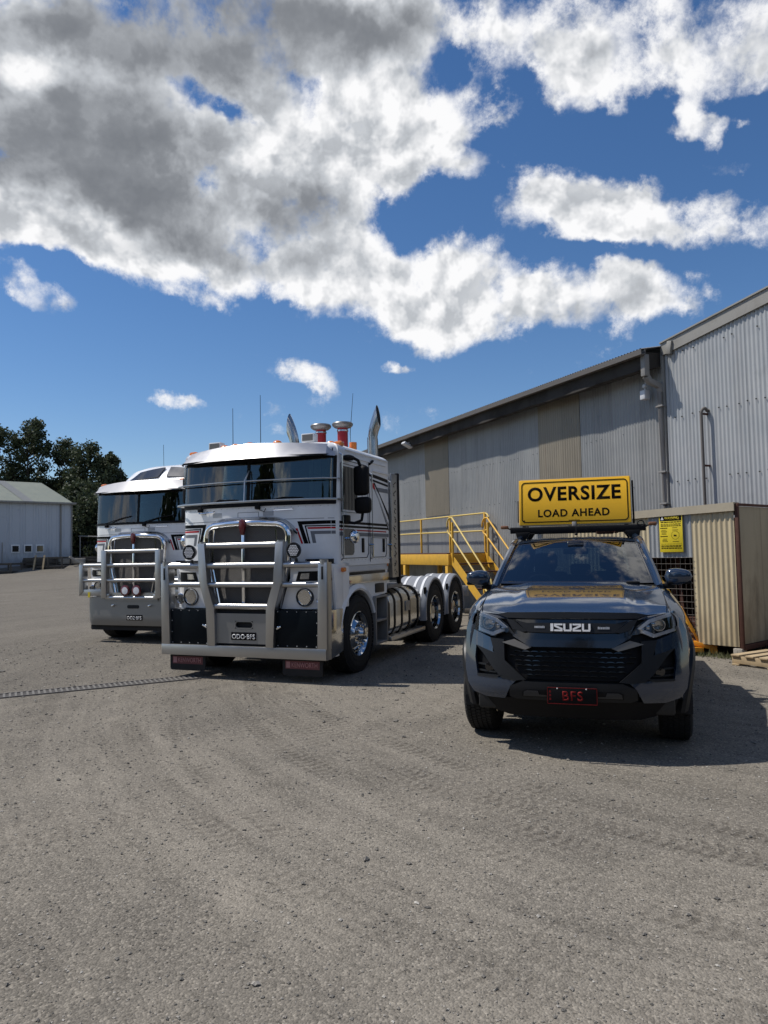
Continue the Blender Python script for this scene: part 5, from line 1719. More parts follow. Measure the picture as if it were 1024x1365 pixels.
def build_truck(loc, yaw, label, second=False):
    T = thing('prime_mover', label, 'truck', loc, yaw)
    # ---------------- cab shell as rings with window openings left out
    xs_ = FRX + [1.13, 1.17]
    half = [(x, 'f') for x in xs_]
    side_y = [.52, .56, .68, .80, .92, 1.04, 1.16, 1.40, 1.65, 1.95, 2.18]
    zl = [1.44, 1.50, 1.62, 1.80, 1.95, 2.08, 2.18, 2.285, 2.45, 2.60, 2.76, 2.86, 2.93, 2.985]
    # perimeter from front centre to rear centre on +x side
    def per(z, s_in=1.0, corner=1.0):
        P = []
        for x in xs_: P.append((x, tF0(x, z)))
        P += [(1.195, .44)]
        P += [(1.20, y) for y in side_y]
        P += [(1.19, 2.25), (1.15, 2.285), (.8, 2.29), (.4, 2.29), (0, 2.29)]
        return P
    nf = len(xs_)
    m = MB()
    rows = []
    def full(P):   # mirror to a closed loop
        return P + [(-x, y) for (x, y) in P[-2:0:-1]]
    for z in zl:
        rows.append([m.bm.verts.new((x, y, z)) for x, y in full(per(z))])
    for (z, sc) in ((3.02, .985), (3.045, .955), (3.07, .90), (3.09, .80), (3.105, .6), (3.11, .3)):
        rows.append([m.bm.verts.new((x * sc, 1.25 + (y - 1.25) * sc, z)) for x, y in full(per(zl[-1]))])
    n = len(rows[0])
    npf = len(per(2.0))
    iws0, iws1 = zl.index(2.285), zl.index(2.86)
    idw0, idw1 = zl.index(2.18), zl.index(2.76)
    for r in range(len(rows) - 1):
        for i in range(n):
            j = (i + 1) % n
            a = i if i < npf else n - i      # index on the positive half
            b = j if j < npf else n - j
            if j == 0: b = 0
            lo = min(a, b); hi = max(a, b)
            if iws0 <= r < iws1 and hi <= nf - 1: continue          # windscreen
            k0 = nf + 1 + 1    # index of side_y[1]
            if idw0 <= r < idw1 and lo >= k0 and hi <= k0 + 4: continue    # door window
            m.bm.faces.new((rows[r][i], rows[r][j], rows[r + 1][j], rows[r + 1][i]))
    m.bm.faces.new(rows[-1]); m.bm.faces.new(rows[0][::-1])
    m.build('cab', 'white', T, sharp=30)
    # interior box
    m = MB(); m.box((0, 2.20, 2.2), (2.3, .05, 1.5)); m.box((0, 1.25, 1.5), (2.3, 2.0, .08)); m.box((0, 1.3, 2.96), (2.28, 1.8, .04)); m.box((0, 1.4, 2.1), (2.3, .06, 1.3)); m.box((0, .48, 2.12), (2.1, .34, .30), .05)
    m.build('interior', 'dark', T)
    for sx in (-.6, .6):
        m = MB(); m.box((sx, 1.05, 2.0), (.5, .5, .2), .05); m.box((sx, 1.28, 2.33), (.48, .16, .62), .06); m.build('seat', 'seat', T)
    m = MB()
    for sgx in (-1, 1):
        for k in range(5): m.cyl((sgx * (1.05 - .055 * k), .42 + .03 * (k % 2) - .02 * k * .4, 2.30), (sgx * (1.05 - .055 * k), .42 + .03 * (k % 2) - .02 * k * .4, 2.86), .032, seg=8)
    if second:
        for k in range(8): m.cyl((-.72 + .065 * k, .62 + .03 * (k % 2), 2.36), (-.78 + .05 * k, .62 + .03 * (k % 2), 2.86), .036, seg=8)
    m.build('curtain', 'curtain', T)
    m = MB(); cp = [(.60 + .2 * math.cos(a), .66 + .07 * math.sin(a), 2.27 + .19 * math.sin(a)) for a in [2 * PI * i / 20 for i in range(20)]]
    m.tube(cp, .015, 8, closed=True); m.cyl((.6, .66, 2.27), (.6, .5, 2.12), .03); m.build('steering_wheel', 'black', T)
    # windscreen halves, divider, rubber
    for a, b in ((-1.15, -.022), (.022, 1.15)):
        m = MB(); m.panel([(a, 2.275), (b, 2.275), (b, 2.87), (a, 2.87)], tF, .006, .004, (.08, .2)); m.build('windscreen', 'glass_cab', T)
    m = MB(); m.panel([(-.022, 2.27), (.022, 2.27), (.022, 2.875), (-.022, 2.875)], tF, .014, -.02, (0, .2))
    m.panel([(-1.17, 2.245), (1.17, 2.245), (1.17, 2.290), (-1.17, 2.290)], tF, .012, -.01, (.08, 0))
    m.panel([(-1.17, 2.845), (1.17, 2.845), (1.17, 2.885), (-1.17, 2.885)], tF, .012, -.01, (.08, 0))
    for sgx in (-1, 1): m.panel([(sgx * 1.145, 2.25), (sgx * 1.175, 2.25), (sgx * 1.175, 2.88), (sgx * 1.145, 2.88)][::sgx], tF, .012, -.01, (0, .1))
    m.build('windscreen_seal', 'black', T)
    # sun visor
    def vis(u, v):
        x = (u * 2 - 1)
        if v <= 1:
            hx = 1.13 + .06 * (1 - v)
            yv = .0 + .27 * abs(x) ** 1.7 + .16 * v
            if abs(x) > .95: yv += .10 * ((abs(x) - .95) / .05) ** 1.5
            zz = 2.868 + .165 * v - .010 * (1 - abs(x)) * (1 - v) + .045 * v * (1 - x * x)
            crease = .015 * (1 - v) * max(0, 1 - abs(x) / .1)
            return (x * hx, yv - crease, zz)
    m = MB(); gv_ = m.grid(vis, 33, 6)
    top_ = [g_[-1] for g_ in gv_]
    back = [m.bm.verts.new((v.co.x * .98, v.co.y + .30 * (1 - .0) , v.co.z + .015)) for v in top_]
    for i in range(32): m.bm.faces.new((top_[i], top_[i + 1], back[i + 1], back[i]))
    bot = [g_[0] for g_ in gv_]
    lip = [m.bm.verts.new((v.co.x * .995, v.co.y + .03, v.co.z + .003)) for v in bot]
    for i in range(32): m.bm.faces.new((bot[i], lip[i], lip[i + 1], bot[i + 1]))
    m.build('sun_visor', 'visor' if not second else 'visor_pale', T, sharp=20)
    m = MB()
    for i in range(32):
        pass
    def vun(u, v):
        x = (u * 2 - 1) * 1.13; return (x, tF0(x, 2.9) - .16 + .17 * v + (-.0), 2.885 + .02 * v)
    m.grid(vun, 25, 2); m.build('visor_underside', 'black', T)
    # wipers, pin-vents, seams
    for x0 in ((-.86, -.15) if False else (-.78, .16)):
        m = MB()
        p0 = tF(x0, 2.225, .03); m.box(p0, (.07, .05, .05), .012); m.tube([p0, tF(x0 + .05, 2.29, .05), tF(x0 + .36, 2.345 if not second else 2.36, .03), tF(x0 + .62, 2.335 if not second else 2.40, .02)], .010, 6)
        m.tube([p0, tF(x0 + .03, 2.19, .02), tF(x0 + .09, 2.17, .015), tF(x0 + .11, 2.21, .012)], .005, 6)
        m.build('wiper', 'black', T)
    m = MB()
    for x0 in (-.50, .30): m.panel([(x0 - .075, 2.115), (x0 + .075, 2.115), (x0 + .075, 2.175), (x0 - .075, 2.175)], tF, .004, -.004)
    m.build('vent_grille', 'stripe_silver', T)
    m = MB()
    for x0 in (-.68, .52):
        m.tube([tF(x0 - .13, 2.20, .005), tF(x0 - .13, 2.18, .03), tF(x0 + .13, 2.185, .03), tF(x0 + .13, 2.205, .005)], .007, 6)
    m.build('grab_handle', 'chrome', T)
    m = MB()
    for z in (1.475, 2.06): m.panel([(-1.16, z), (1.16, z), (1.16, z + .007), (-1.16, z + .007)], tF, .0015, -.002, (.08, 0))
    for z, x in ((2.05, .16),):
        for s_ in (-1, 1): m.panel([(s_ * .155, 2.05), (s_ * .162, 2.05), (s_ * .162, 2.17), (s_ * .155, 2.17)][::s_], tF, .0015, -.002, (0, 0))
        m.panel([(-.155, 2.165), (.155, 2.165), (.155, 2.171), (-.155, 2.171)], tF, .0015, -.002, (.08, 0))
    m.build('panel_seam', 'stripe_grey', T)
    m = MB()
    for k in range(24):
        x = -1.10 + 2.20 * k / 23
        if abs(x) > .70: m.sphere(tF(x, 1.52, .001), .006, 6)
        m.sphere(tF(x, 2.225, .001), .005, 6)
    for s_ in (-1, 1):
        for k in range(14): m.sphere((s_ * 1.201, .54 + .125 * k, 1.515), .006, 6)
        for k in range(9): m.sphere((s_ * 1.201, 2.20, 1.6 + .15 * k), .006, 6)
    m.build('rivets', 'alu', T)
    # ---------------- grille
    gp = []
    for i in range(9): a = R(90 * i / 8); gp.append((.60 - .17 + .17 * math.sin(a) - 0, 1.84 + .145 * math.cos(a)))
    right = [(.0, 2.005), (.22, 2.0)] + gp[1:] + [(.59, 1.5), (.45, .93)]
    outline = [(-x, z) for x, z in right[::-1][:-1]] + right
    gf = lambda x, z, d: Vector((x, .10 - d + .05 * (x / .6) ** 2, z))
    m = MB(); m.panel(outline[::-1], gf, .0, -.05, (.12, .2)); m.build('grille', 'grille', T)
    m = MB()
    path = [gf(x * 1.035, z * 1.0 + (.02 if z > 1.9 else 0), -.0) for x, z in outline]
    m.tube([(p.x, p.y - .01, p.z) for p in path], 1, sect=[(.05 * math.cos(q), .06 * math.sin(q)) for q in [2 * PI * k / 12 for k in range(12)]], up=(0, 1, 0))
    m.build('grille_surround', 'chrome', T, sharp=50)
    m = MB()
    for s_ in (-1, 1): m.tube([(s_ * .47, .075, 1.95), (s_ * .50, .075, 1.5), (s_ * .38, .075, .95)], .012, 6)
    m.box((0, .06, 1.45), (.045, .05, 1.02), .008); m.build('grille_bars', 'chrome', T)
    m = MB()     # hood bulge behind grille top
    def bul(u, v):
        a = (u * 2 - 1); x = a * (.72 - .02 * v); z = 2.03 + .075 * v - .17 * abs(a) ** 5
        return (x, .06 + (.10) * v + .12 * abs(a) ** 4, z + .0)
    m.grid(bul, 25, 5); m.build('grille_crown', 'polish', T)
    m = MB(); ep = [(0, 2.075), (.045, 2.05), (.05, 1.99), (.028, 1.93), (.022, 1.87), (-.022, 1.87), (-.028, 1.93), (-.05, 1.99), (-.045, 2.05)]
    m.prism(ep, 'Y', .012, .05, .006); m.build('emblem', 'maroon', T)
    # ---------------- stripes on the front
    def chev(s_):
        P = lambda pl: [(s_ * x, z) for x, z in pl][::s_]
        k = 0
        m = MB(); m.panel(P([(.70, 2.03), (1.17, 2.035), (1.17, 1.99), (.765, 1.985), (.845, 1.74), (.79, 1.74)]), tF, .002, -.003); m.panel(P([(.795, 1.975), (1.17, 1.975), (1.17, 1.960), (.815, 1.960), (.87, 1.74), (.85, 1.74)]), tF, .002, -.003); m.build('stripe', 'stripe_black', T)
        m = MB(); m.panel(P([(.83, 1.950), (1.17, 1.950), (1.17, 1.928), (.842, 1.928)]), tF, .002, -.003); m.panel(P([(.680, 1.94), (.703, 1.94), (.775, 1.74), (.750, 1.74)]), tF, .002, -.003); m.build('stripe', 'stripe_red', T)
        m = MB(); m.panel(P([(.87, 1.90), (1.17, 1.90), (1.17, 1.86), (.925, 1.86), (.945, 1.745), (.90, 1.745)]), tF, .002, -.003); m.build('stripe', 'stripe_grey', T)
    chev(1); chev(-1)
    for s_ in (-1, 1):      # side bands
        m = MB(); S_ = tside(s_); m.panel([(.45, 1.995), (2.2, 1.995), (2.2, 2.03), (.45, 2.03)], S_, .002, -.003, (.5, 0)); m.panel([(.45, 1.945), (2.2, 1.945), (2.2, 1.975), (.45, 1.975)], S_, .002, -.003, (.5, 0)); m.build('stripe', 'stripe_black', T)
        m = MB(); m.panel([(.45, 1.905), (2.1, 1.905), (2.1, 1.922), (.45, 1.922)], S_, .002, -.003, (.5, 0)); m.build('stripe', 'stripe_red', T)
        m = MB(); m.panel([(.45, 1.835), (2.2, 1.835), (2.2, 1.885), (.45, 1.885)], S_, .002, -.003, (.5, 0)); m.panel([(1.75, 2.50), (2.2, 2.50), (2.2, 2.56), (1.72, 2.56)], S_, .002, -.003, (.5, 0)); m.build('stripe', 'stripe_grey', T)
        m = MB(); m.panel([(1.50, 2.66), (1.56, 2.66), (2.2, 1.93), (2.2, 2.02)], S_, .002, -.003, (0, 0)); m.panel([(1.62, 2.62), (1.68, 2.62), (2.22, 2.10), (2.22, 2.18)], S_, .002, -.003, (0, 0)); m.panel([(1.48, 2.70), (2.2, 2.66), (2.2, 2.71), (1.48, 2.75)], S_, .002, -.003, (0, 0)); m.panel([(1.52, 2.64), (2.2, 2.60), (2.2, 2.63), (1.54, 2.67)], S_, .002, -.003, (0, 0)); m.build('stripe', 'stripe_black', T)
        m = MB(); m.panel([(1.54, 2.63), (1.64, 2.60), (1.70, 2.52), (1.62, 2.53)], S_, .004, -.003, (0, 0)); m.build('stripe', 'stripe_red', T)
        m = MB(); m.panel([(1.575, 2.62), (1.60, 2.62), (2.2, 1.99), (2.2, 1.96)], S_, .003, -.003, (0, 0)); m.build('stripe', 'stripe_silver', T)
        # door: window, seams, handle
        m = MB(); m.panel([(.52, 2.16), (.54, 2.78), (1.18, 2.78), (1.18, 2.16)], S_, -.006, -.010, (0, 0)); dw = m.build('door_window', 'glass_side', T)
        m = MB()
        for loop in ([(.50, 1.60), (.56, 1.54), (1.34, 1.54), (1.40, 1.60), (1.40, 2.79), (1.34, 2.84), (.58, 2.84), (.50, 2.78)], [(1.52, 1.60), (1.57, 1.54), (2.05, 1.54), (2.10, 1.60), (2.10, 1.82), (1.52, 1.82)], [(.52, 2.15), (.54, 2.79), (1.20, 2.79), (1.20, 2.15)]):
            m.tube([(s_ * 1.203, y, z) for y, z in loop], .005, 5, closed=True)
        m.tube([(s_ * 1.203, 1.46, 1.48), (s_ * 1.203, 1.46, 2.9)], .005, 5); m.build('door_seal', 'black', T)
        m = MB(); m.panel([(.56, 1.62), (.60, 1.58), (.86, 1.58), (.90, 1.62), (.90, 1.93), (.56, 1.93)], S_, .006, -.01, (0, 0)); m.build('lower_window', 'black_gloss', T)
        for y in (1.20, 1.98):
            m = MB(); m.box((s_ * 1.205, y, 1.71), (.02, .075, .20), .012); m.build('door_handle', 'black', T)
        for yy, z0, z1 in ((.49, 1.52, 2.92), (1.49, 1.52, 2.75), (2.22, 1.5, 2.7)):
            m = MB(); m.tube([(s_ * 1.19, yy, z0), (s_ * 1.235, yy, z0 + .03), (s_ * 1.235, yy, z1 - .03), (s_ * 1.19, yy, z1)], .013, 8)
            if yy > 1: m.cyl((s_ * 1.20, yy - .06, 1.72), (s_ * 1.24, yy, 1.72), .015, seg=8)
            m.build('grab_rail', 'polish', T)
        m = MB(); m.box((s_ * 1.19, 1.42, 2.985), (.05, 1.55, .022), .008); m.box((s_ * 1.205, 1.9, 2.79), (.03, .62, .025), .008); m.box((s_ * 1.205, 1.35, 2.90), (.02, 1.5, .012), .004); m.build('drip_rail', 'white', T)
        # mirrors
        mm_ = MB(); mm_.box((s_ * 1.375, .78, 2.57), (.21, .12, .40), .05, (0, 0, s_ * -.1), seg=3)
        mh = mm_.build('mirror', 'black', T, sharp=60)
        m = MB(); m.box((s_ * 1.395, .78, 2.24), (.23, .13, .22), .05, (0, 0, s_ * -.1), seg=3); m.build('lower_mirror', 'black', mh, sharp=60)
        m = MB(); m.tube([(s_ * 1.20, .60, 2.86), (s_ * 1.28, .70, 2.88), (s_ * 1.34, .76, 2.84), (s_ * 1.36, .79, 2.76)], .022, 8); m.box((s_ * 1.25, .66, 2.87), (.12, .16, .07), .03); m.build('mirror_arm', 'black', mh)
        m = MB(); m.tube([(s_ * 1.38, .80, 2.14), (s_ * 1.37, .78, 2.04), (s_ * 1.30, .70, 2.00), (s_ * 1.2, .62, 2.02)], .02, 8); m.box((s_ * 1.22, .62, 2.05), (.06, .18, .12), .02); m.build('mirror_arm', 'black', mh)
        m = MB(); m.sphere((s_ * 1.33, .62, 1.82), .092, 20, (.7, 1, 1)); m.cyl((s_ * 1.2, .6, 1.80), (s_ * 1.30, .62, 1.80), .018, seg=8); m.build('dome_mirror', 'chrome', T)
        # -------- lower body
        m = MB()
        m.prism([(.50, 1.44), (.50, 1.38), (.66, 1.30), (.70, 1.12)] + [(1.0 - .60 * math.cos(a), .55 + .60 * math.sin(a)) for a in [R(78 + 0) + (R(155) - R(78)) * i / 8 for i in range(9)]] + [(1.75, .98), (2.14, 1.0), (2.20, 1.44)], 'X', s_ * 1.05, s_ * 1.175)
        m.build('lower_cab', 'white', T)
        m = MB(); m.prism([(.56, 1.43), (.52, 1.36), (2.16, 1.36), (2.16, 1.43)], 'X', s_ * 1.17, s_ * 1.195); m.build('rubbing_strip', 'white_dull', T)
        m = MB(); m.box((s_ * 1.13, 1.42, 1.25), (.16, 1.50, .12), .01); m.build('step_tread', 'polish', T)
        m = MB(); m.box((s_ * 1.165, 1.35, 1.33), (.06, 1.40, .035), .004); m.box((s_ * 1.165, 1.85, 1.09), (.05, .35, .14), .02); m.build('step_recess', 'satin_grey', T)
        # wheel arch flare
        m = MB()
        rings = []
        for i in range(17):
            a = R(8) + R(150) * i / 16
            c_, q_ = math.cos(a), math.sin(a)
            rings.append([Vector((s_ * 1.215, 1.0 - .575 * c_, .53 + .575 * q_)), Vector((s_ * 1.23, 1.0 - .60 * c_, .53 + .60 * q_)), Vector((s_ * 1.20, 1.0 - .67 * c_, .53 + .66 * q_)), Vector((s_ * .80, 1.0 - .67 * c_, .53 + .66 * q_)), Vector((s_ * .80, 1.0 - .575 * c_, .53 + .575 * q_))])
        m.ring_tube(rings); m.build('wheel_arch', 'white', T)
        # step box behind the wheel
        m = MB()
        for z in (.30, .62, .965): m.box((s_ * 1.08, 1.82, z), (.28, .46, .03), .004)
        for y in (1.60, 2.04): m.box((s_ * 1.08, y, .63), (.28, .045, .68), .004)
        m.build('step_box', 'galv', T)
        m = MB(); m.box((s_ * .96, 1.82, .63), (.04, .44, .62)); m.build('step_box_back', 'dark', T)
        # headlamp bezel / cowl corner
        m = MB()
        def cw(x, z, d, s_=s_): return Vector((s_ * x, .10 + .14 * max(0, (x - .8) / .4) ** 2 + .35 * max(0, (x - 1.10) / .12) ** 2 - d + .05 * max(0, 1.2 - z), z))
        m.panel([(.66, 1.475), (1.215, 1.475), (1.215, 1.20), (1.21, .91), (.52, .91), (.60, 1.15), (.66, 1.30)][::-1], cw, 0, -.12, (.07, .2))
        m.panel([(.66, 1.475), (1.215, 1.475), (1.215, 1.44), (.66, 1.44)][::-1], cw, .01, -.12, (.07, .2))
        cwl = m.build('headlamp_fairing', 'white', T)
        m = MB(); m.panel([(.78, 1.385), (1.19, 1.39), (1.17, 1.265), (.74, 1.265)], cw, .004, -.01, (.06, 0)); m.build('air_duct', 'black', cwl)
        m = MB(); m.panel([(.82, 1.36), (.93, 1.365), (.92, 1.29), (.80, 1.29)], cw, .008, .0, (.06, 0)); m.panel([(1.12, 1.37), (1.18, 1.37), (1.17, 1.30), (1.11, 1.30)], cw, .008, .0, (.06, 0)); m.build('indicator', 'led', cwl)
        m = MB(); cc = cw(.86, 1.06, .0); m.lathe([(.105, .03), (.115, -.02), (.103, -.045), (.095, -.03)], cc, 'Y', 30); m.lathe([(.001, .02), (.018, .02), (.02, .045), (.045, .05), (.06, .03), (.066, .034), (.084, .0), (.095, -.015)], cc, 'Y', 36, closed=False)
        cc2 = cw(1.07, 1.03, 0); m.lathe([(.065, .03), (.072, -.015), (.062, -.03), (.055, -.02)], cc2, 'Y', 24); m.lathe([(.001, .03), (.055, -.01)], cc2, 'Y', 24, closed=False)
        hl_ = m.build('headlamp', 'chrome', T)
        m = MB(); m.lathe([(.096, -.02), (.116, -.024), (.118, .04), (.098, .04)], cc, 'Y', 36); m.lathe([(.001, .01), (.02, .012), (.022, .03)], cc, 'Y', 16, closed=False); m.build('bezel', 'lamp_grey', hl_)
        m = MB(); m.lathe([(.001, -.040), (.05, -.036), (.095, -.028)], cc, 'Y', 30, closed=False); m.lathe([(.001, -.03), (.055, -.018)], cc2, 'Y', 24, closed=False); m.build('lens', 'lens', hl_)
        m = MB(); m.prism([(.24, 1.46), (.50, 1.40), (.60, 1.05), (.52, .9), (.30, .9)], 'X', s_ * 1.17, s_ * 1.205, .006); m.prism([(.44, .90), (.40, .30), (.30, .30), (.30, .90)], 'X', s_ * 1.1, s_ * 1.19)
        m.build('corner_panel', 'white', T)
        m = MB(); m.box((s_ * 1.225, .50, 1.395), (.05, .085, .06), .015); m.build('indicator', 'orange', T)
        m = MB(); m.box((s_ * 1.205, 2.13, 1.42), (.01, .04, .04), .004); m.build('marker', 'orange', T)
        # ---- fuel tank
        m = MB()
        tk = rrect(.62, .74, .22, 6)
        m.prism([(s_ * .88 + x, .67 + z) for x, z in tk], 'Y', 2.22, 3.70, .015); to = m.build('fuel_tank', 'polish', T)
        m = MB()
        for y in (2.42, 2.74, 3.10, 3.52):
            m.tube([(s_ * .88 + x * 1.012, y, .67 + z * 1.012) for x, z in tk], 1, closed=True, sect=[(-.006, -.028), (.006, -.028), (.006, .028), (-.006, .028)], up=(0, 1, 0))
        m.build('strap', 'black', to)
        m = MB(); m.box((s_ * 1.195, 3.0, .74), (.02, .20, .16), .006); m.build('badge_plate', 'alu_plate', to)
        m = MB(); m.box((s_ * 1.12, 2.98, .30), (.22, 1.62, .07), .012); m.build('tank_step', 'alu', T)
        m = MB(); m.box((s_ * 1.02, 2.50, 1.09), (.34, .66, .07), .02); m.build('deck_plate', 'galv', T)
        # ---- rear stainless wing panel and exhaust
        m = MB(); m.box((s_ * 1.205, 2.44, 2.02), (.02, .26, 1.60), .004); m.box((s_ * 1.05, 2.40, 2.02), (.30, .03, 1.60), .004); wp = m.build('wing_panel', 'alu', T)
        m = MB(); r2 = random.Random(4)
        for k in range(11):
            z = 2.62 - k * .135
            for q in range(3):
                m.box((s_ * 1.217, 2.43 + r2.uniform(-.03, .05), z + q * .03), (.003, r2.uniform(.03, .08), .014), 0, (r2.uniform(-.7, .7), 0, 0))
        m.build('cut_out', 'dark', wp)
        m = MB(); m.box((s_ * 1.19, 2.635, 1.98), (.06, .07, 1.74), .012); m.build('mud_post', 'black', T)
        if not second:
            m = MB()
            xx = .875 if s_ > 0 else .54
            if second: xx = .3
            rgs = []
            for (dx, z, r_, rx, sh) in ((0, 1.1, .075, .075, 0), (0, 3.36, .075, .075, 0), (-.01, 3.44, .077, .077, .01), (.01, 3.54, .078, .078, .03), (.045, 3.64, .078, .070, .07), (.075, 3.72, .076, .050, .12), (.095, 3.77, .074, .022, .165)):
                rgs.append([Vector((s_ * (xx + dx + rx * math.cos(q)), 2.45 + r_ * math.sin(q), z - sh * math.cos(q))) for q in [2 * PI * k / 20 for k in range(20)]])
            m.ring_tube(rgs, caps=False)
            m.tube([(s_ * xx, 2.45, 1.2), (s_ * xx, 2.45, 2.9)], .105, 20)
            ex_ = m.build('exhaust_stack', 'stack', T, sharp=60)
            m = MB(); v_ = [m.bm.verts.new(p + Vector((-s_ * .004, 0, -.004))) for p in rgs[-1]]; m.bm.faces.new(v_); m.build('pipe_mouth', 'dark', ex_)
            m = MB(); m.prism([(s_ * (xx + .115), 3.94), (s_ * (xx + .02), 3.98), (s_ * (xx - .06), 3.62), (s_ * (xx - .02), 3.5), (s_ * (xx + .06), 3.55)][::s_], 'Y', 2.50, 2.505); m.bm.clear()
            m.cyl((s_ * (xx - .12), 2.52, 1.1), (s_ * (xx - .12), 2.52, 3.44), .013, seg=8); m.build('stay', 'polish', ex_)
        # ---- drive guards
        for cyw in (4.40, 5.72):
            m = MB(); rings = []
            for i in range(21):
                a = R(-14) + R(208) * i / 20
                c_, q_ = -math.cos(a), math.sin(a)
                ro = .60
                rings.append([Vector((s_ * xq, cyw + r_ * c_, .56 + r_ * q_)) for xq, r_ in ((1.235, ro - .055), (1.235, ro - .02), (1.20, ro), (.66, ro), (.66, ro - .015), (1.19, ro - .02), (1.215, ro - .055))])
            m.ring_tube(rings, caps=False); gd = m.build('mudguard', 'guard_grey', T)
            m = MB()
            for xq in (.78, .98, 1.12):
                rings = []
                for i in range(15):
                    a = R(20) + R(140) * i / 14; c_, q_ = -math.cos(a), math.sin(a)
                    rings.append([Vector((s_ * (xq + dx), cyw + (.60 + dr) * c_, .56 + (.60 + dr) * q_)) for dx, dr in ((-.022, -.002), (-.022, .007), (.022, .007), (.022, -.002))])
                m.ring_tube(rings)
            m.build('guard_strap', 'white', gd)
            m = MB(); m.box((s_ * 1.20, cyw - .50, .93), (.04, .09, .12), .02); m.build('bracket', 'black', gd)
            put_wheel(T, s_ * 1.085, cyw, 'drive'); put_wheel(T, s_ * .77, cyw, None)
        put_wheel(T, s_ * 1.075, 1.0, 'steer', R(0))
    # chassis
    m = MB()
    for s_ in (-1, 1): m.box((s_ * .42, 3.6, .78), (.09, 6.6, .28), .01)
    for y in (.9, 2.4, 3.6, 4.4, 5.1, 5.72, 6.6): m.box((0, y, .74), (.8, .12, .22), .01)
    m.cyl((-1.0, 1.0, .5), (1.0, 1.0, .5), .07); m.cyl((-1.0, 4.4, .515), (1.0, 4.4, .515), .10); m.cyl((-1, 5.72, .515), (1, 5.72, .515), .10)
    m.sphere((0, 4.4, .55), .26, 14); m.sphere((0, 5.72, .55), .26, 14); m.box((0, 1.0, 1.0), (.85, 1.6, .7), .05); m.box((0, 1.2, .55), (.5, .9, .4), .05)
    m.box((0, 2.0, 1.25), (1.9, .6, .4), .03)
    m.build('chassis', 'chassis', T)
    m = MB(); m.cyl((0, 5.0, 1.08), (0, 5.0, 1.15), .46, seg=28); m.box((0, 5.45, 1.09), (.5, .5, .05), .01); m.build('turntable', 'chassis', T)
    m = MB(); m.box((0, 3.0, 1.12), (.8, 1.1, .06), .01); m.box((0, 6.95, .75), (2.3, .08, .22), .02); m.build('rear_deck', 'galv', T)
    # ---------------- roof items
    m = MB()
    if not second:
        for (x, y) in ((-.56, .48), (-.36, .44), (-.12, .42), (.30, .44), (1.02, .60)): m.sphere((x, y, 3.10 if abs(x) < .9 else 3.06), .06, 12, (1.15, 1, .75))
    m.box((-1.10, .52, 3.05), (.13, .10, .075), .03); m.box((1.13, .62, 3.06), (.13, .11, .07), .03)
    m.build('clearance_lamp', 'orange', T)
    for (x, y, z) in ((-.79, .62, 3.15), (.60, .80, 3.20)) if not second else ():
        m = MB(); m.box((x, y, z), (.20, .12, .12), .012); m.cyl((x, y, z - .12), (x, y, z), .012, seg=6); w_ = m.build('work_lamp', 'white_dull', T)
        m = MB(); m.box((x, y - .062, z), (.16, .012, .085)); m.build('lens', 'gun', w_)
    for (x, y) in ((.08, 2.20), (.46, 2.20)) if not second else ():
        m = MB(); m.cyl((x, y, 3.06), (x, y, 3.575), .082, seg=24); it = m.build('air_intake', 'red', T)
        m = MB(); m.lathe([(.09, -.01), (.125, .0), (.160, .03), (.166, .06), (.15, .08), (.10, .09), (.001, .095), (.001, .0)], (x, y, 3.57), 'Z', 28); m.build('cap', 'cap_grey', it)
        m = MB(); m.lathe([(.083, -.012), (.09, -.012), (.09, .012), (.083, .012)], (x, y, 3.52), 'Z', 24); m.build('clamp', 'polish', it)
    if not second:
        m = MB(); m.box((.82, 1.6, 3.12), (.18, .24, .055), .02); m.build('beacon_base', 'orange', T)
        m = MB(); m.cyl((.90, 1.6, 3.12), (.90, 1.6, 3.225), .055, seg=16); m.build('beacon', 'orange', T)
        for (x, y, z0, z1) in ((-1.0, 1.35, 3.05, 3.86), (-.42, 1.2, 3.1, 3.98)):
            m = MB(); m.cyl((x, y, z0), (x, y, z1), .0065, .004, seg=6); m.cyl((x, y, z0), (x, y, z0 + .12), .012, seg=6); m.build('aerial', 'black', T)
        m = MB(); m.tube([(.52, 2.4, 3.0), (.50, 2.4, 3.5), (.56, 2.4, 4.15)], [.007, .005, .003], 6); m.build('aerial', 'black', T)
        m = MB(); m.box((1.205, 1.52, 2.90), (.05, .16, .03), .008, (R(25), 0, 0)); m.build('aerial_bracket', 'black', T)
        # windscreen guard rails
        m = MB()
        for z in (2.30, 2.57):
            pts = [tF(x, z, .10) for x in (-1.16, -1.05, -.8, -.5, -.2, 0, .2, .5, .8, 1.05, 1.16)]
            pts = [Vector((-1.23, .50, z))] + pts + [Vector((1.23, .48, z))]
            m.tube(pts, 1, sect=rrect(.015, .018 if z > 2.4 else .028, .005, 2))
        m.tube([tF(0, 2.29, .10), tF(0, 2.58, .10), tF(.02, 2.72, .03)], .010, 6)
        m.build('stone_guard_rail', 'alu', T)
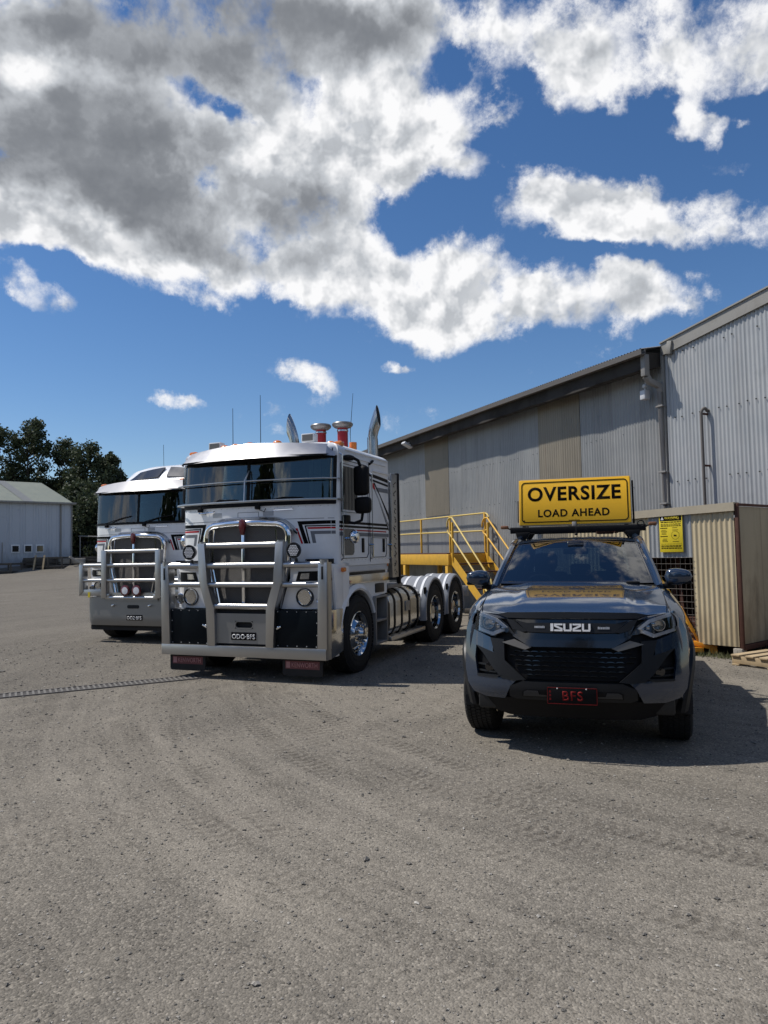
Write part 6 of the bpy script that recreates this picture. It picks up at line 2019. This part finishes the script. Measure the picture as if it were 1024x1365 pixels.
        # round driving lamps
        for x in (-.77, .80):
            c_ = Vector((x, -.03, 1.655))
            m = MB(); m.lathe([(.001, .07), (.06, .065), (.094, .0), (.102, -.03), (.096, -.04), (.09, -.03)], c_, 'Y', 30, closed=False); m.cyl(c_ + Vector((0, .03, -.1)), c_ + Vector((0, .06, -.2)), .02); dl = m.build('driving_lamp', 'lamp_grey', T)
            m = MB(); m.lathe([(.001, -.034), (.09, -.030), (.09, -.02)], c_, 'Y', 30, closed=False); m.build('lamp_face', 'dark', dl)
            m = MB()
            for i in range(-4, 5):
                for j in range(-4, 5):
                    px_, pz_ = (i + .5 * (j % 2)) * .0225, j * .0195
                    if px_ * px_ + pz_ * pz_ < .077 ** 2: m.cyl(c_ + Vector((px_, -.033, pz_)), c_ + Vector((px_, -.040, pz_)), .0085, seg=6)
            m.build('reflectors', 'white_lens', dl)
    else:
        # raised sleeper with high windows
        m = MB()
        secs = []
        for (y, hw, h) in ((.78, .92, .02), (.86, 1.0, .15), (1.0, 1.03, .30), (1.14, 1.05, .43), (1.35, 1.06, .50), (1.8, 1.07, .52), (2.24, 1.07, .52)):
            ring = []
            for i in range(17):
                a = PI * i / 16
                ring.append(Vector((hw * (abs(math.cos(a)) ** .45) * (1 if math.cos(a) > 0 else -1), y, 3.0 + h * math.sin(a) ** .55)))
            secs.append(ring)
        m.ring_tube(secs); m.build('raised_roof', 'white', T, sharp=50)
        def rf(x, t, d):
            # front slope of the raised roof
            y = .855 + .29 * t; z = 3.125 + .30 * t - .07 * (x / .8) ** 2
            return Vector((x, y - d * .7, z + d * .7))
        for poly in ([(-.84, .16), (-.66, .80), (-.07, .90), (-.10, .20)], [(.10, .20), (.07, .90), (.66, .80), (.84, .16)]):
            m = MB(); m.panel([(x, t) for x, t in poly], rf, .05, .02, (.08, 0)); m.build('roof_window', 'black_gloss', T)
        for x in (-.22, 0, .21, .8):
            m = MB(); m.box((x, .50, 3.085), (.17, .07, .05), .02); m.build('clearance_lamp', 'orange', T)
        for x, y, z0, z1 in ((-1.02, .9, 3.0, 3.62), (-.35, 1.4, 3.4, 3.95)):
            m = MB(); m.cyl((x, y, z0), (x - .01, y, z1), .004, seg=6); m.build('aerial', 'black', T)
    # ---------------- bull bar
    yb = 0.0
    bo_ = None
    if not second:
        m = MB()
        fs_ = .055     # half depth
        m.prism([(-1.235, .30), (1.225, .30), (1.225, .44), (-1.235, .44)], 'Y', -.05, .10, .012)
        for s_ in (-1, 1):
            m.prism([(s_ * 1.10, .43), (s_ * 1.235, .43), (s_ * 1.25, 1.50), (s_ * 1.125, 1.50)][::s_], 'Y', -.045, .10, .012)
            m.prism([(s_ * .375, .43), (s_ * .50, .43), (s_ * .50, .92), (s_ * .625, 1.24), (s_ * .645, 1.77), (s_ * .525, 1.77), (s_ * .51, 1.25), (s_ * .385, .94)][::s_], 'Y', -.055, .05, .014)
        # tread of the plate
        m.build('bull_bar', 'alu', T)
        bo_ = bpy.data.objects[[o.name for o in T.children if o.name.startswith('bull_bar')][0]]
        m = MB()
        for (z, x0, x1, r_) in ((1.735, -.60, .60, .040), (1.475, -1.22, 1.24, .040), (1.225, -1.16, 1.17, .036), (.945, -.47, .47, .040)):
            m.cyl((x0, 0, z), (x1, 0, z), r_, seg=18)
        for s_ in (-1, 1):
            m.cyl((s_ * 1.185, .005, 1.475), (s_ * 1.185, .005, 1.535), .055, seg=16); m.cyl((s_ * .585, .0, 1.70), (s_ * .585, .0, 1.79), .05, seg=16)
        m.build('tube', 'alu', bo_)
        m = MB()     # centre plate with slot
        def cp_(x, z, d): return Vector((x, -.015 - d, z))
        sl = rrect(.265, .075, .036, 5, .04, .71)
        m.panel([(-.38, .47), (.38, .47), (.38, .66), (-.38, .66)], cp_, 0, -.02, (0, 0)); m.panel([(-.38, .76), (.38, .76), (.38, .855), (-.38, .855)], cp_, 0, -.02, (0, 0))
        m.panel([(-.38, .66), (-.0925, .66), (-.0925, .76), (-.38, .76)], cp_, 0, -.02, (0, 0)); m.panel([(.1725, .66), (.38, .66), (.38, .76), (.1725, .76)], cp_, 0, -.02, (0, 0))
        m.build('centre_plate', 'alu_plate', bo_)
        m = MB(); m.prism([(x, z) for x, z in rrect(.80, .55, .01, 2, 0, .67)], 'Y', .03, .06); m.build('backing', 'dark', bo_)
        m = MB()
        o1 = rrect(.275, .105, .05, 6, .04, .71); o2 = rrect(.255, .075, .037, 6, .04, .71)
        V1 = [m.bm.verts.new((p[0], -.0165, p[1])) for p in o1]; V2 = [m.bm.verts.new((p[0], -.0165, p[1])) for p in o2]; V3 = [m.bm.verts.new((p[0], .01, p[1])) for p in o2]
        for i in range(len(o1)):
            j = (i + 1) % len(o1); m.bm.faces.new((V1[i], V1[j], V2[j], V2[i])); m.bm.faces.new((V2[i], V2[j], V3[j], V3[i]))
        m.build('slot_rim', 'alu_plate', bo_)
        for s_ in (-1, 1):
            m = MB(); x0, x1 = (.505, 1.105); m.prism([(s_ * x0, .445), (s_ * x1, .445), (s_ * x1, .90), (s_ * x0, .90)][::s_], 'Y', -.008, .03, .003); bx_ = m.build('locker_door', 'blue_black', bo_)
            m = MB()
            for k in range(5):
                for z in (.46, .885): m.sphere((s_ * (x0 + .03 + .135 * k), -.010, z), .008, 6)
            for z in (.60, .75): m.sphere((s_ * x1 - s_ * .02, -.010, z), .008, 6)
            m.build('rivets', 'alu', bx_)
            m = MB(); m.box((s_ * .555, -.025, .685), (.075, .016, .022), .006, (0, R(-28) * s_, 0)); m.sphere((s_ * .545, -.02, .69), .02, 10); m.build('latch', 'chrome', bx_)
            # side plates
            m = MB(); m.prism([(.10, .30), (.46, .36), (.46, .90), (.10, .90)], 'X', s_ * 1.19, s_ * 1.225, .004); m.prism([(.02, .90), (.10, .90), (.10, 1.42), (.02, 1.50)], 'X', s_ * 1.215, s_ * 1.235)
            m.build('side_plate', 'polish', bo_)
            m = MB(); m.box((s_ * 1.185, -.047, 1.37), (.028, .006, .16), .002); m.build('slot', 'dark', bo_)
            # mud flaps
            m = MB(); fl = rrect(.56, .22, .03, 3, s_ * .86, .20); m.prism(fl, 'Y', .02, .035); fo = m.build('mud_flap', 'rubber', T)
            text('flap_lettering', 'KENWORTH', .36, .062, (s_ * .86 + .03, .019, .225), (1, 0, 0), (0, 0, 1), 'maroon_flap', fo, .002, .012)
            m = MB(); m.box((s_ * .86 - .20, .0185, .225), (.055, .003, .075)); m.build('flap_badge', 'maroon_flap', fo)
            m = MB(); m.box((s_ * .86 + .0, .0195, .225), (.48, .002, .10)); m.build('flap_band', 'flap_band', fo)
        plx, plz, plw, plh, txt = .035, .567, .372, .100, 'ODO\u00b7BFS'
        ypl = -.018
    else:
        m = MB()
        for s_ in (-1, 1):
            m.prism([(s_ * 1.12, .98), (s_ * 1.22, .90), (s_ * 1.22, 1.50), (s_ * 1.13, 1.50)][::s_], 'Y', -.045, .10, .012)
            m.prism([(s_ * .56, .86), (s_ * .68, .86), (s_ * .68, 1.76), (s_ * .56, 1.76)][::s_], 'Y', -.055, .05, .012)
            m.prism([(s_ * .66, .90), (s_ * 1.22, .90), (s_ * 1.22, 1.02), (s_ * .66, 1.02)][::s_], 'Y', -.03, .05, .008)
            m.prism([(s_ * .50, .86), (s_ * .70, .86), (s_ * .70, .94), (s_ * .50, .94)][::s_], 'Y', -.035, .05, .008)
        m.box((0, .04, .93), (1.3, .04, .06))
        m.build('bull_bar', 'alu', T)
        bo_ = bpy.data.objects[[o.name for o in T.children if o.name.startswith('bull_bar')][0]]
        m = MB()
        for (z, x0, x1, r_) in ((1.735, -.62, .62, .036), (1.475, -1.2, 1.2, .036), (1.19, -1.18, 1.18, .034), (.865, -.6, .6, .036)):
            m.cyl((x0, 0, z), (x1, 0, z), r_, seg=16)
        for s_ in (-1, 1): m.cyl((s_ * 1.175, .005, 1.475), (s_ * 1.175, .005, 1.53), .05, seg=16)
        m.build('tube', 'alu', bo_)
        # flat polished bumper
        m = MB()
        def bf(x, z, d): return Vector((x, .0 + .25 * max(0, (abs(x) - .9) / .3) ** 2 - d - .0 + .35 * max(0, .45 - z), z))
        m.panel([(-1.14, .345), (1.14, .345), (1.16, .86), (.66, .90), (-.66, .90), (-1.16, .86)], bf, 0, -.03, (.06, .06)); m.panel([(-.60, .90), (.60, .90), (.60, .81), (-.60, .81)], bf, .02, -.03, (0, 0))
        m.build('bumper', 'alu_plate', T)
        m = MB(); m.prism(rrect(.27, .065, .03, 5, .03, .70), 'Y', -.006, .002); m.build('tow_slot', 'dark', T)
        for x in (-.44, .40):
            m = MB(); m.sphere((x, -.02, .72), .022, 8); m.box((x + .02, -.03, .725), (.07, .016, .02), .005, (0, R(-25), 0)); m.build('latch', 'chrome', T)
        m = MB(); m.prism(rrect(2.1, .10, .03, 3, 0, .30), 'Y', .10, .16); m.build('valance', 'rubber', T)
        for x in (-.16, .10):
            c_ = Vector((x + .03, -.02, 1.0))
            m = MB(); m.lathe([(.001, .05), (.07, .04), (.10, .0), (.10, -.02), (.092, -.025)], c_, 'Y', 22, closed=False); dl = m.build('driving_lamp', 'maroon', T)
            m = MB(); m.lathe([(.001, -.028), (.09, -.024), (.09, -.01)], c_, 'Y', 22, closed=False); m.build('lamp_face', 'white_lens', dl)
        m = MB(); m.box((-.98, -.035, .84 + .08), (.05, .004, .10)); m.build('sticker', 'warn_yellow', T)
        plx, plz, plw, plh, txt = .06, .50, .36, .10, 'OOZ\u00b7BFS'
        ypl = -.006
    m = MB(); m.box((plx, ypl, plz), (plw, .006, plh), .002); pt = m.build('number_plate', 'plate_black', T)
    text('plate_lettering', txt, plw * .92, plh * .62, (plx, ypl - .004, plz - .006), (1, 0, 0), (0, 0, 1), 'letter_white', pt, .001, .012, 1.05)
    return T


build_truck((-1.86, 9.35, 0), 21.5, 'white cab-over prime mover nearest the camera, with red air intakes and dark bull bar lockers')
build_truck((-4.73, 13.49, -.02), 20.6, 'farther white cab-over prime mover with roof windows above its visor and a plain bumper', second=True)
